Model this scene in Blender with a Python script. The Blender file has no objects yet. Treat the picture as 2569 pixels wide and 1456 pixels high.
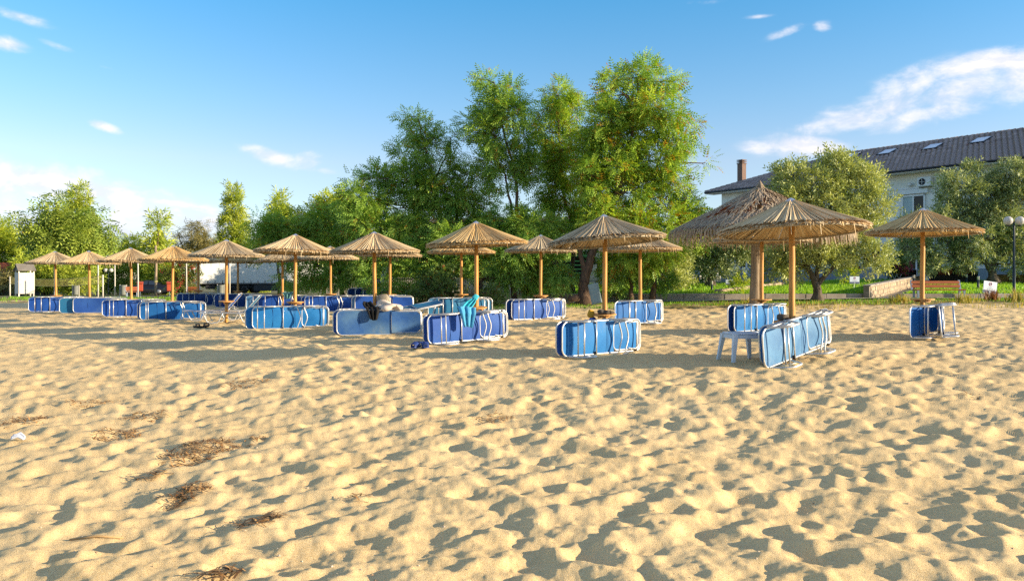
import bpy, math, random
import numpy as np
from mathutils import Vector, Matrix, Euler
sc = bpy.context.scene
COL = sc.collection
R = math.radians
# ---- the photograph's geometry: focal length and horizon in units of a 2568-wide picture
F, CX, HZ, HC = 2015.0, 1284.0, 697.0, 1.27
# ---- camera
cam = bpy.data.cameras.new('camera'); cam.sensor_width = 36; cam.lens = 36 * F / 2568
cam.shift_y = -31.0 / 2568; cam.clip_end = 3000; cam.clip_start = 0.05
co = bpy.data.objects.new('camera', cam); COL.objects.link(co)
co.location = (0, 0, HC); co.rotation_euler = (R(90), 0, 0); sc.camera = co
# ---- sun: low, from the right and a little behind the camera
SUN = Vector((0.947, -0.234, 0.224)).normalized()
EL = math.asin(SUN.z); AZ = math.atan2(SUN.x, SUN.y)
sl = bpy.data.lights.new('sun', 'SUN'); sl.energy = 2.95; sl.angle = R(0.55); sl.color = (1.0, 0.81, 0.57)
so = bpy.data.objects.new('sun', sl); COL.objects.link(so)
so.rotation_euler = (-SUN).to_track_quat('-Z', 'Y').to_euler(); so.location = (60, -20, 30)
# ---- colour management
vs = sc.view_settings; vs.view_transform = 'Standard'; vs.look = 'None'; vs.gamma = 1; vs.use_curve_mapping = False
vs.exposure = 1.85
sc.render.engine = 'CYCLES'
sc.cycles.max_bounces = 5; sc.cycles.diffuse_bounces = 3; sc.cycles.transparent_max_bounces = 6
sc.cycles.use_denoising = False
# ---- world: sky and clouds
def build_world():
    w = bpy.data.worlds.new('World'); sc.world = w; w.use_nodes = True
    nt = w.node_tree; N = nt.nodes; L = nt.links; N.clear()
    def nd(t, **k):
        n = N.new(t)
        for a, b in k.items(): setattr(n, a, b)
        return n
    def mth(op, a, b=None, c=None, clamp=False):
        n = nd('ShaderNodeMath', operation=op, use_clamp=clamp)
        for i, v in enumerate((a, b, c)):
            if v is None: continue
            if isinstance(v, (int, float)): n.inputs[i].default_value = v
            else: L.new(v, n.inputs[i])
        return n.outputs[0]
    sky = nd('ShaderNodeTexSky', sky_type='NISHITA', sun_disc=False)
    sky.sun_elevation = EL; sky.sun_rotation = AZ
    sky.air_density = 0.85; sky.dust_density = 0.1; sky.ozone_density = 4.6; sky.altitude = 0
    hs = nd('ShaderNodeHueSaturation'); hs.inputs['Saturation'].default_value = 1.0; hs.inputs['Value'].default_value = 1.0
    L.new(sky.outputs[0], hs.inputs['Color'])
    tc = nd('ShaderNodeTexCoord'); sp = nd('ShaderNodeSeparateXYZ'); L.new(tc.outputs['Generated'], sp.inputs[0])
    az = mth('ARCTAN2', sp.outputs[0], sp.outputs[1]); el = mth('ARCSINE', sp.outputs[2])
    cb = nd('ShaderNodeCombineXYZ'); L.new(az, cb.inputs[0]); L.new(el, cb.inputs[1])
    # camera white balance and haze: paler low down, deeper azure high up, the same all round
    t_ = nd('ShaderNodeMapRange'); t_.inputs[1].default_value = 0; t_.inputs[2].default_value = R(40); L.new(el, t_.inputs[0])
    cr = nd('ShaderNodeValToRGB'); E = cr.color_ramp.elements; E[0].position = 0; E[0].color = (.98, .76, .64, 1); E[1].position = 1; E[1].color = (1.15, .95, .86, 1)
    for p_, c_ in ((.2, (1.33, .88, .68, 1)), (.30, (1.06, .93, .75, 1)), (.48, (.60, .96, .86, 1)), (.6, (.8, .96, .88, 1))):
        k_ = E.new(p_); k_.color = c_
    L.new(t_.outputs[0], cr.inputs[0])
    tm = nd('ShaderNodeMix', data_type='RGBA', blend_type='MULTIPLY'); tm.inputs[0].default_value = 1; L.new(hs.outputs[0], tm.inputs[6]); L.new(cr.outputs[0], tm.inputs[7])
    # cloud banks: azimuth / elevation of the centre, half sizes, tilt, weight
    C = [(70,455,200,50,6,1.35),(230,475,150,55,10,1.35),(330,510,240,55,14,1.3),(500,560,230,50,10,1.1),(60,560,280,70,4,1.05),(330,585,360,50,6,1.0),
         (690,396,85,22,14,.95),(768,404,40,28,0,.85),(650,380,60,18,10,.7),(820,428,40,10,6,.5),
         (262,318,46,13,16,1.0),(18,110,48,20,6,1.0),(50,42,75,17,10,.72),(145,116,46,10,14,.62),(275,172,28,6,8,.45),
         (1990,366,130,32,4,1.1),(2130,300,150,40,-8,.95),(2260,240,140,56,-22,1.2),(2400,225,160,50,-6,1.2),(2470,165,200,36,-6,1.15),(2330,285,170,34,-8,.95),(2560,200,100,70,0,1.1),
         (1975,80,55,13,-14,.7),(2060,68,26,16,0,.75),(1900,42,40,6,0,.4),(1760,6,60,8,0,.4),
         (2900,330,300,50,-8,.9),(3300,120,260,60,-10,.9),(-500,330,300,60,8,.9),(-1100,180,330,60,6,.9)]
    acc = None
    for (xv, yv, rx, ry, ang, wt) in C:
        a = math.atan((xv - CX) / F); e = math.atan((HZ - yv) / F * math.cos(a))
        mp = nd('ShaderNodeMapping', vector_type='TEXTURE')
        mp.inputs['Location'].default_value = (a, e, 0); mp.inputs['Rotation'].default_value = (0, 0, R(-ang))
        mp.inputs['Scale'].default_value = (rx / F * math.cos(a) * 1.25, ry / F * math.cos(a) * 1.25, 1)
        L.new(cb.outputs[0], mp.inputs[0])
        ln = nd('ShaderNodeVectorMath', operation='LENGTH'); L.new(mp.outputs[0], ln.inputs[0])
        mr = nd('ShaderNodeMapRange', interpolation_type='SMOOTHSTEP')
        mr.inputs[1].default_value = 1.25; mr.inputs[2].default_value = 0.0; mr.inputs[3].default_value = 0; mr.inputs[4].default_value = wt
        L.new(ln.outputs['Value'], mr.inputs[0])
        acc = mr.outputs[0] if acc is None else mth('MAXIMUM', acc, mr.outputs[0])
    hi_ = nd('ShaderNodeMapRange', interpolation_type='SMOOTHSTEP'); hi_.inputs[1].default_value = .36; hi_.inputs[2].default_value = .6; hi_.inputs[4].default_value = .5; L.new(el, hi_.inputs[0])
    acc = mth('MAXIMUM', acc, hi_.outputs[0])               # scattered cloud added overhead, out of view, for whiter fill light
    mp = nd('ShaderNodeMapping'); mp.inputs['Scale'].default_value = (1, 1.9, 1); L.new(cb.outputs[0], mp.inputs[0])
    def noise(scale, detail, rough, off=0.0):
        m2 = nd('ShaderNodeMapping'); m2.inputs['Location'].default_value = (off, -off * .8, 3.1); L.new(mp.outputs[0], m2.inputs[0])
        n = nd('ShaderNodeTexNoise'); n.inputs['Scale'].default_value = scale; n.inputs['Detail'].default_value = detail; n.inputs['Roughness'].default_value = rough
        n.inputs['Distortion'].default_value = .25
        L.new(m2.outputs[0], n.inputs['Vector']); return n.outputs[0]
    n1 = noise(15, 8, .6); n2 = noise(15, 6, .58, .014)
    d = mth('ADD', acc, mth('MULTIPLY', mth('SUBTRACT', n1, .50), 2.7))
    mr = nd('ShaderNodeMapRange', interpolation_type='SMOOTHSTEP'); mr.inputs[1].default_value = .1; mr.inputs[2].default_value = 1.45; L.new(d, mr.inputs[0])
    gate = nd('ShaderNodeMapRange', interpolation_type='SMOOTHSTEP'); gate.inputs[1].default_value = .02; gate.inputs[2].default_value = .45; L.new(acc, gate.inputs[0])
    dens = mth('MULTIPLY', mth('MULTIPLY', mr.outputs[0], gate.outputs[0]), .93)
    # lit tops, lavender-grey bellies: density looked up a little towards the sun and up
    d2 = mth('ADD', acc, mth('MULTIPLY', mth('SUBTRACT', n2, .50), 2.7))
    sh = nd('ShaderNodeMapRange', interpolation_type='SMOOTHSTEP'); sh.inputs[1].default_value = -.25; sh.inputs[2].default_value = .3
    L.new(mth('SUBTRACT', d, d2), sh.inputs[0])
    lo = nd('ShaderNodeMapRange', interpolation_type='SMOOTHSTEP'); lo.inputs[1].default_value = .03; lo.inputs[2].default_value = .085; L.new(el, lo.inputs[0])
    lit = mth('MULTIPLY', mth('ADD', mth('MULTIPLY', sh.outputs[0], .45), .55), mth('ADD', mth('MULTIPLY', lo.outputs[0], .75), .25))
    cm = nd('ShaderNodeMix', data_type='RGBA')
    cm.inputs[6].default_value = (1.75, 2.1, 2.7, 1); cm.inputs[7].default_value = (3.55, 3.35, 3.4, 1); L.new(lit, cm.inputs[0])
    mx = nd('ShaderNodeMix', data_type='RGBA'); L.new(dens, mx.inputs[0]); L.new(tm.outputs[2], mx.inputs[6]); L.new(cm.outputs[2], mx.inputs[7])
    bg = nd('ShaderNodeBackground'); bg.inputs[1].default_value = SKY_STRENGTH; L.new(mx.outputs[2], bg.inputs[0])
    out = nd('ShaderNodeOutputWorld'); L.new(bg.outputs[0], out.inputs[0])
SKY_STRENGTH = 0.092
build_world(); sc.world.cycles.sampling_method = 'MANUAL'; sc.world.cycles.sample_map_resolution = 256

# ============================================================ helpers
rng = np.random.default_rng(7); random.seed(7)
def lin(h):
    h = h.lstrip('#'); o = []
    for i in (0, 2, 4):
        c = int(h[i:i+2], 16) / 255; o.append(c / 12.92 if c <= .04045 else ((c + .055) / 1.055) ** 2.4)
    return (*o, 1)
def sstep(a, b, x):
    t = np.clip((x - a) / (b - a), 0, 1); return t * t * (3 - 2 * t)
def gz(x, y):
    """height of the beach and the ground behind it"""
    u = .72 * x + .69 * y - 11
    z = .02 * np.clip(u, -14, 0) + .02 * np.clip(u, 0, 22) * sstep(-14, -2, x)
    return z - .012 * np.clip(y - 50, 0, 60) * (1 - sstep(-6, 4, x))
def GZ(x, y): return float(gz(np.float64(x), np.float64(y)))
def P(xv, yv, D): return Vector(((xv - CX) / F * D, D, HC - (yv - HZ) / F * D))
def PX(xv, D): return (xv - CX) / F * D
def onground(xv, D):
    x = PX(xv, D); return Vector((x, D, GZ(x, D)))

class MB:
    """collects simple shapes into one mesh"""
    def __init__(s): s.v = []; s.f = []; s.sm = []
    def add(s, v, f, smooth=False):
        o = len(s.v); s.v += [tuple(p) for p in v]; s.f += [tuple(i + o for i in q) for q in f]; s.sm += [smooth] * len(f); return s
    def box(s, c, d, rot=None, taper=1.0):
        hx, hy, hz = d[0] / 2, d[1] / 2, d[2] / 2; c = Vector(c)
        vs = [Vector((sx * hx * (taper if sz > 0 else 1), sy * hy * (taper if sz > 0 else 1), sz * hz)) for sz in (-1, 1) for sy in (-1, 1) for sx in (-1, 1)]
        if rot is not None:
            M = Euler(rot).to_matrix(); vs = [M @ p for p in vs]
        return s.add([p + c for p in vs], [(0,2,3,1),(4,5,7,6),(0,1,5,4),(2,6,7,3),(0,4,6,2),(1,3,7,5)])
    def bbox(s, c, d, b=.01, rot=None):
        """box with chamfered vertical and top edges"""
        hx, hy, hz = d[0]/2, d[1]/2, d[2]/2; c = Vector(c); vs = []; fs = []
        def ring(hx, hy, z, b): return [(-hx+b,-hy,z),(hx-b,-hy,z),(hx,-hy+b,z),(hx,hy-b,z),(hx-b,hy,z),(-hx+b,hy,z),(-hx,hy-b,z),(-hx,-hy+b,z)]
        rs = [ring(hx-b,hy-b,-hz,b*.6), ring(hx,hy,-hz+b,b), ring(hx,hy,hz-b,b), ring(hx-b,hy-b,hz,b*.6)]
        for r in rs: vs += [Vector(p) for p in r]
        for k in range(3):
            for i in range(8): fs.append((k*8+i, k*8+(i+1)%8, (k+1)*8+(i+1)%8, (k+1)*8+i))
        fs.append(tuple(range(7,-1,-1))); fs.append(tuple(range(24,32)))
        if rot is not None:
            M = Euler(rot).to_matrix(); vs = [M @ p for p in vs]
        return s.add([p + c for p in vs], fs)
    def tube(s, pts, r, n=8, closed=False, cap=True, flat=1.0):
        pts = [Vector(p) for p in pts]; m = len(pts); rs = r if isinstance(r, (list, tuple)) else [r] * m
        vs = []; fs = []; up = None
        for i in range(m):
            if closed: t = pts[(i+1) % m] - pts[i-1]
            else: t = pts[min(i+1, m-1)] - pts[max(i-1, 0)]
            t.normalize()
            if up is None: up = Vector((0,0,1)) if abs(t.z) < .9 else Vector((1,0,0))
            a = up - t * up.dot(t)
            if a.length < 1e-4: a = t.orthogonal()
            a.normalize(); b = t.cross(a); up = a
            for k in range(n):
                an = 2 * math.pi * k / n
                vs.append(pts[i] + (a * math.cos(an) * flat + b * math.sin(an)) * rs[i])
        for i in range(m if closed else m - 1):
            j = (i + 1) % m
            for k in range(n): fs.append((i*n+k, i*n+(k+1)%n, j*n+(k+1)%n, j*n+k))
        if cap and not closed: fs.append(tuple(range(n-1,-1,-1))); fs.append(tuple((m-1)*n+k for k in range(n)))
        return s.add(vs, fs, True)
    def lathe(s, prof, n=16, c=(0,0,0), smooth=True):
        c = Vector(c); vs = []; fs = []
        for (r, z) in prof:
            for k in range(n):
                a = 2*math.pi*k/n; vs.append(c + Vector((r*math.cos(a), r*math.sin(a), z)))
        for i in range(len(prof)-1):
            for k in range(n): fs.append((i*n+k, i*n+(k+1)%n, (i+1)*n+(k+1)%n, (i+1)*n+k))
        fs.append(tuple(range(n-1,-1,-1))); fs.append(tuple((len(prof)-1)*n+k for k in range(n)))
        return s.add(vs, fs, smooth)
    def prism(s, poly, y0, y1, ax='y'):
        """polygon given in (x,z) extruded along y (or (x,y) along z)"""
        n = len(poly)
        if ax == 'y': vs = [(p[0], y0, p[1]) for p in poly] + [(p[0], y1, p[1]) for p in poly]
        else: vs = [(p[0], p[1], y0) for p in poly] + [(p[0], p[1], y1) for p in poly]
        return s.add(vs, [tuple(range(n)), tuple(range(2*n-1, n-1, -1))] + [(i, i+n, (i+1)%n+n, (i+1)%n) for i in range(n)])
    def grid(s, fn, nu, nv, smooth=True):
        vs = [fn(i / nu, j / nv) for j in range(nv+1) for i in range(nu+1)]
        fs = [(j*(nu+1)+i, j*(nu+1)+i+1, (j+1)*(nu+1)+i+1, (j+1)*(nu+1)+i) for j in range(nv) for i in range(nu)]
        return s.add(vs, fs, smooth)
    def xf(s, M): s.v = [tuple(M @ Vector(p)) for p in s.v]; return s
    def mesh(s, name, mat=None):
        me = bpy.data.meshes.new(name); me.from_pydata(s.v, [], s.f)
        me.polygons.foreach_set('use_smooth', s.sm); me.update()
        me.materials.append(mat); return me
    def build(s, name, mat, parent=None, loc=None):
        return link(name, s.mesh(name, mat), parent, loc)
def link(name, me, parent=None, loc=None, mat=None):
    o = bpy.data.objects.new(name, me); COL.objects.link(o)
    if parent is not None: o.parent = parent
    if loc is not None: o.location = loc
    if mat is not None: o.material_slots[0].link = 'OBJECT'; o.material_slots[0].material = mat
    return o
def np_mesh(name, V, Q, mat, tint=None, parent=None, smooth=False):
    me = bpy.data.meshes.new(name); V = np.asarray(V, np.float32); Q = np.asarray(Q, np.int32); k = Q.shape[1]
    me.vertices.add(len(V)); me.vertices.foreach_set('co', V.ravel())
    me.loops.add(Q.size); me.loops.foreach_set('vertex_index', Q.ravel())
    me.polygons.add(len(Q)); me.polygons.foreach_set('loop_start', np.arange(0, Q.size, k, dtype=np.int32))
    if smooth: me.polygons.foreach_set('use_smooth', np.ones(len(Q), bool))
    if tint is not None:
        for nm, t in (tint.items() if isinstance(tint, dict) else (('tint', tint),)):
            at = me.attributes.new(nm, 'FLOAT', 'POINT'); at.data.foreach_set('value', np.asarray(t, np.float32))
    me.update(); me.validate(); me.materials.append(mat)
    return link(name, me, parent)
def tag(o, label, cat, group=None):
    o['label'] = label; o['category'] = cat
    if group: o['group'] = group
    return o
def struct(o): o['kind'] = 'structure'; return o
def thing(name, label, cat, loc=(0,0,0), rz=0, group=None):
    o = bpy.data.objects.new(name, None); COL.objects.link(o); o.empty_display_size = .2
    o.location = loc; o.rotation_euler = (0, 0, rz); return tag(o, label, cat, group)
# ---- materials
def mat_base(name):
    m = bpy.data.materials.new(name); m.use_nodes = True; nt = m.node_tree; nt.nodes.clear()
    out = nt.nodes.new('ShaderNodeOutputMaterial'); b = nt.nodes.new('ShaderNodeBsdfPrincipled')
    nt.links.new(b.outputs[0], out.inputs[0]); return m, nt, b, out
def mixrgb(nt, f, a, b, typ='MIX'):
    n = nt.nodes.new('ShaderNodeMix'); n.data_type = 'RGBA'; n.blend_type = typ
    for i, v in ((0, f), (6, a), (7, b)):
        if isinstance(v, (int, float)): n.inputs[i].default_value = v
        elif isinstance(v, tuple): n.inputs[i].default_value = v
        else: nt.links.new(v, n.inputs[i])
    return n.outputs[2]
def noise_node(nt, scale, detail=4, rough=.55, coord='Object', stretch=None):
    tc = nt.nodes.new('ShaderNodeTexCoord'); n = nt.nodes.new('ShaderNodeTexNoise')
    n.inputs['Scale'].default_value = scale; n.inputs['Detail'].default_value = detail; n.inputs['Roughness'].default_value = rough
    if stretch:
        mp = nt.nodes.new('ShaderNodeMapping'); mp.inputs['Scale'].default_value = stretch
        nt.links.new(tc.outputs[coord], mp.inputs[0]); nt.links.new(mp.outputs[0], n.inputs['Vector'])
    else: nt.links.new(tc.outputs[coord], n.inputs['Vector'])
    return n.outputs[0]
def rng_node(nt, v, a, b, c=0., d=1.):
    n = nt.nodes.new('ShaderNodeMapRange'); n.inputs[1].default_value = a; n.inputs[2].default_value = b; n.inputs[3].default_value = c; n.inputs[4].default_value = d
    nt.links.new(v, n.inputs[0]); return n.outputs[0]
def pm(name, c1, c2=None, scale=6, rough=.65, bump=0, bscale=60, metal=0, stretch=None, island=0, spec=.3, trans=0, alpha=1, dirt=None):
    m, nt, b, out = mat_base(name)
    if isinstance(c1, str): c1 = lin(c1)
    if isinstance(c2, str): c2 = lin(c2)
    if c2 is None: c2 = tuple(x * .8 for x in c1[:3]) + (1,)
    f = rng_node(nt, noise_node(nt, scale, stretch=stretch), .33, .67)
    if island:
        g = nt.nodes.new('ShaderNodeNewGeometry'); f2 = g.outputs['Random Per Island']
        mm = nt.nodes.new('ShaderNodeMath'); mm.operation = 'MULTIPLY_ADD'; nt.links.new(f2, mm.inputs[0]); mm.inputs[1].default_value = island
        ms = nt.nodes.new('ShaderNodeMath'); ms.operation = 'MULTIPLY'; nt.links.new(f, ms.inputs[0]); ms.inputs[1].default_value = 1 - island
        nt.links.new(ms.outputs[0], mm.inputs[2]); f = mm.outputs[0]
    c = mixrgb(nt, f, c1, c2)
    if dirt:
        c = mixrgb(nt, rng_node(nt, noise_node(nt, scale * .37, 6, .7), .56, .72, 0, .7), c, lin(dirt))
    nt.links.new(c, b.inputs['Base Color']); b.inputs['Roughness'].default_value = rough; b.inputs['Metallic'].default_value = metal
    b.inputs['Specular IOR Level'].default_value = spec
    if bump:
        bn = nt.nodes.new('ShaderNodeBump'); bn.inputs['Strength'].default_value = bump; bn.inputs['Distance'].default_value = .01
        nt.links.new(noise_node(nt, bscale, 5, .6, stretch=stretch), bn.inputs['Height']); nt.links.new(bn.outputs[0], b.inputs['Normal'])
    if trans:
        t = nt.nodes.new('ShaderNodeBsdfTranslucent'); nt.links.new(c, t.inputs[0]); mx = nt.nodes.new('ShaderNodeMixShader'); mx.inputs[0].default_value = trans
        nt.links.new(b.outputs[0], mx.inputs[1]); nt.links.new(t.outputs[0], mx.inputs[2]); nt.links.new(mx.outputs[0], out.inputs[0])
    return m
def leafmat(name, dark, light, accent=None, trans=.38, rough=.5, at=.93):
    m, nt, b, out = mat_base(name)
    a = nt.nodes.new('ShaderNodeAttribute'); a.attribute_name = 'tint'
    cr = nt.nodes.new('ShaderNodeValToRGB'); e = cr.color_ramp.elements
    e[0].position = 0; e[0].color = lin(dark); e[1].position = .85; e[1].color = lin(light)
    if accent:
        k = e.new(at); k.color = lin(light); k = e.new(at + .02); k.color = lin(accent)
    nt.links.new(a.outputs['Fac'], cr.inputs[0])
    nt.links.new(cr.outputs[0], b.inputs['Base Color']); b.inputs['Roughness'].default_value = rough; b.inputs['Specular IOR Level'].default_value = .25
    t = nt.nodes.new('ShaderNodeBsdfTranslucent')
    nt.links.new(mixrgb(nt, 1.0, cr.outputs[0], (1.35, 1.3, .45, 1), 'MULTIPLY'), t.inputs[0])
    mx = nt.nodes.new('ShaderNodeMixShader'); mx.inputs[0].default_value = trans
    nt.links.new(b.outputs[0], mx.inputs[1]); nt.links.new(t.outputs[0], mx.inputs[2]); nt.links.new(mx.outputs[0], out.inputs[0])
    return m
# ============================================================ sand
def vnoise(h, w, cell, octaves=4, pers=.5):
    out = np.zeros((h, w), np.float32); amp = 1.0
    for o in range(octaves):
        c = max(2.0, cell / 2 ** o); gh, gw = int(h / c) + 3, int(w / c) + 3
        g = rng.random((gh, gw), dtype=np.float32) - .5
        yy = np.arange(h) / c; xx = np.arange(w) / c; yi = yy.astype(int); xi = xx.astype(int)
        fy = (yy - yi)[:, None]; fx = (xx - xi)[None]; fy = fy*fy*(3-2*fy); fx = fx*fx*(3-2*fx)
        a = g[yi][:, xi]; b = g[yi][:, xi+1]; c2 = g[yi+1][:, xi]; d = g[yi+1][:, xi+1]
        out += amp * ((a*(1-fx)+b*fx)*(1-fy) + (c2*(1-fx)+d*fx)*fy); amp *= pers
    return out
def build_sand():
    x0, x1, y0, y1, rs = -36., 25., 1., 54., .025
    W, H = int((x1-x0)/rs), int((y1-y0)/rs)
    warp = vnoise(H, W, 7, 3, .6); warp2 = vnoise(H, W, 26, 2, .5)
    def bowls(per, ya_, yb_, a0, c0, asp, sub):
        """trodden sand: shallow bowls that meet in crests (lower envelope of many paraboloids)"""
        hh = np.full((H, W), 1e3, np.float32); n1 = int(per * (x1-x0) * (yb_-ya_))
        px = rng.random(n1) * W; py = (ya_ + rng.random(n1) * (yb_-ya_)) / rs; sp = 1 / math.sqrt(per); r = int(sp * 2.1 / rs) + 2
        gx = np.arange(-r, r+1, dtype=np.float32) * rs; GX, GY = np.meshgrid(gx, gx)
        th = rng.normal(.3, .7, n1); el = rng.uniform(asp, 1.0, n1); av = a0 * np.exp(rng.normal(0, .42, n1)); cv = rng.normal(0, c0, n1)
        for i in range(n1):
            X, Y = int(px[i]), int(py[i]); xa, xb, ya, yb = max(0, X-r), min(W, X+r+1), max(0, Y-r), min(H, Y+r+1)
            sl = (slice(ya-Y+r, yb-Y+r), slice(xa-X+r, xb-X+r)); c, s_ = math.cos(th[i]), math.sin(th[i])
            u = GX[sl]*c + GY[sl]*s_; v = (GX[sl]*-s_ + GY[sl]*c) / el[i]
            q = (u*u + v*v) * (av[i] * (1 + sub * warp[ya:yb, xa:xb])) + cv[i]
            np.minimum(hh[ya:yb, xa:xb], q, out=hh[ya:yb, xa:xb])
        return hh
    h1 = np.minimum(bowls(27., 0, 22, 1.8, .008, .55, 1.1), bowls(10., 21, y1-y0, 1.0, .008, .55, 1.0)); h2 = bowls(75., 0, 15, 1.9, .002, .6, 1.1)
    h1 = np.minimum(h1, .045) * .82; fadeh = 1 - sstep(10, 14.5, np.arange(H, dtype=np.float32)*rs)[:, None]
    h = (h1 * (1 + .8*warp2) + np.where(fadeh > 0, np.minimum(h2, .016), 0) * fadeh).astype(np.float32)
    h += vnoise(H, W, 14, 4, .55) * .016
    h -= h.mean()
    # soften
    for _ in range(1):
        h[1:-1] = .25*h[:-2] + .5*h[1:-1] + .25*h[2:]; h[:, 1:-1] = .25*h[:, :-2] + .5*h[:, 1:-1] + .25*h[:, 2:]
    h += vnoise(H, W, 160, 3, .5) * .05
    h += vnoise(H, W, 7, 3, .6) * .018
    patch = vnoise(H, W, 60, 5, .6)
    def samp(arr, x, y):
        fx = np.clip((x-x0)/rs, 0, W-2); fy = np.clip((y-y0)/rs, 0, H-2); i = fx.astype(int); j = fy.astype(int); fx = fx-i; fy = fy-j
        return (arr[j,i]*(1-fx)+arr[j,i+1]*fx)*(1-fy) + (arr[j+1,i]*(1-fx)+arr[j+1,i+1]*fx)*fy
    nc = 800
    th = np.linspace(R(-42), R(42), nc)
    rr = np.concatenate([1/np.linspace(1/2.3, 1/10, 320), np.arange(10.11, 32, .115), 32*(62/32)**np.linspace(0, 1, 46)]); nr = len(rr)
    T, RR = np.meshgrid(th, rr); x = np.sin(T)*RR; y = np.cos(T)*RR
    pn = samp(patch, x, y)
    # where the sand gives way to soil, grass and litter
    yb = 28.2 + 4.2 * (1 - sstep(1.5, 6, x)) * sstep(-8, -4, x) + 15.5 * (1 - sstep(-9, -5, x))
    veg = sstep(-1.2, .9, y - yb + pn * 4.0)
    fade = 1 - .75 * sstep(0, 3, y - yb)
    inb = sstep(0, 2, x - x0) * sstep(0, 2, x1 - x) * (1 - sstep(51, 53.5, y))
    fine = vnoise(512, 512, 7, 3, .6); fi = (np.floor(x*100).astype(int) % 512, np.floor(y*100).astype(int) % 512)
    fx, fy = x*100 - np.floor(x*100), y*100 - np.floor(y*100); f1 = fine[fi[1], fi[0]]*(1-fx) + fine[fi[1], (fi[0]+1) % 512]*fx; f2 = fine[(fi[1]+1) % 512, fi[0]]*(1-fx) + fine[(fi[1]+1) % 512, (fi[0]+1) % 512]*fx
    z = gz(x, y) + (samp(h, x, y) + (f1*(1-fy)+f2*fy) * .011 * (1 - sstep(8, 16, y))) * fade * inb
    V = np.stack([x, y, z], -1).reshape(-1, 3)
    i = np.arange(nc*nr).reshape(nr, nc); Q = np.stack([i[:-1,:-1], i[:-1,1:], i[1:,1:], i[1:,:-1]], -1).reshape(-1, 4)
    m, nt, b, out = mat_base('dry beach sand')
    at = nt.nodes.new('ShaderNodeAttribute'); at.attribute_name = 'veg'
    sandc = mixrgb(nt, rng_node(nt, noise_node(nt, .9, 6, .6), .3, .7), lin('#dbbf8a'), lin('#cfae74'))
    sandc = mixrgb(nt, rng_node(nt, noise_node(nt, 95, 3, .7), .35, .7), sandc, lin('#e6cc9a'))
    sandc = mixrgb(nt, rng_node(nt, noise_node(nt, 120, 2, .5), .64, .7, 0, .7), sandc, lin('#6e5433'))
    soil = mixrgb(nt, rng_node(nt, noise_node(nt, 1.7, 6, .7), .35, .65), lin('#7f6c46'), lin('#6a753c'))
    soil = mixrgb(nt, rng_node(nt, noise_node(nt, 22, 4, .7), .35, .7), soil, lin('#9a8355'))
    nt.links.new(mixrgb(nt, at.outputs['Fac'], sandc, soil), b.inputs['Base Color'])
    b.inputs['Roughness'].default_value = .95; b.inputs['Specular IOR Level'].default_value = .1
    bn = nt.nodes.new('ShaderNodeBump'); bn.inputs['Strength'].default_value = .7; bn.inputs['Distance'].default_value = .008
    nt.links.new(noise_node(nt, 170, 5, .75), bn.inputs['Height']); nt.links.new(bn.outputs[0], b.inputs['Normal'])
    o = np_mesh('sand', V, Q, m, {'veg': veg.ravel()}, smooth=True); struct(o)
    def zs(px, py):
        a = np.array([px], float); c = np.array([py], float)
        return float(gz(a, c)[0] + samp(h, a, c)[0] * (1 - .75*sstep(0, 3, c - 28.2))[0] * 1)
    return zs
ZS = build_sand()
# far ground under and beyond everything
far_soil = pm('far ground', '#75694a', '#5c6338', .25, .95, bump=.3, bscale=3)
def build_far():
    m = MB()
    xs = np.concatenate([np.linspace(-900, -80, 8), np.linspace(-70, 70, 36), np.linspace(80, 900, 8)])
    ys = np.concatenate([np.linspace(-400, -5, 6), np.linspace(0, 130, 34), np.linspace(160, 1200, 7)])
    for y in ys:
        for x in xs:
            near = (y < 66 and abs(x) < 66)
            m.v.append((x, y, GZ(x, min(y, 110)) - (.22 if near else .05)))
    nx = len(xs); m.f = [(j*nx+i, j*nx+i+1, (j+1)*nx+i+1, (j+1)*nx+i) for j in range(len(ys)-1) for i in range(nx-1)]; m.sm = [True]*len(m.f)
    struct(m.build('ground', far_soil))
build_far()
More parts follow.
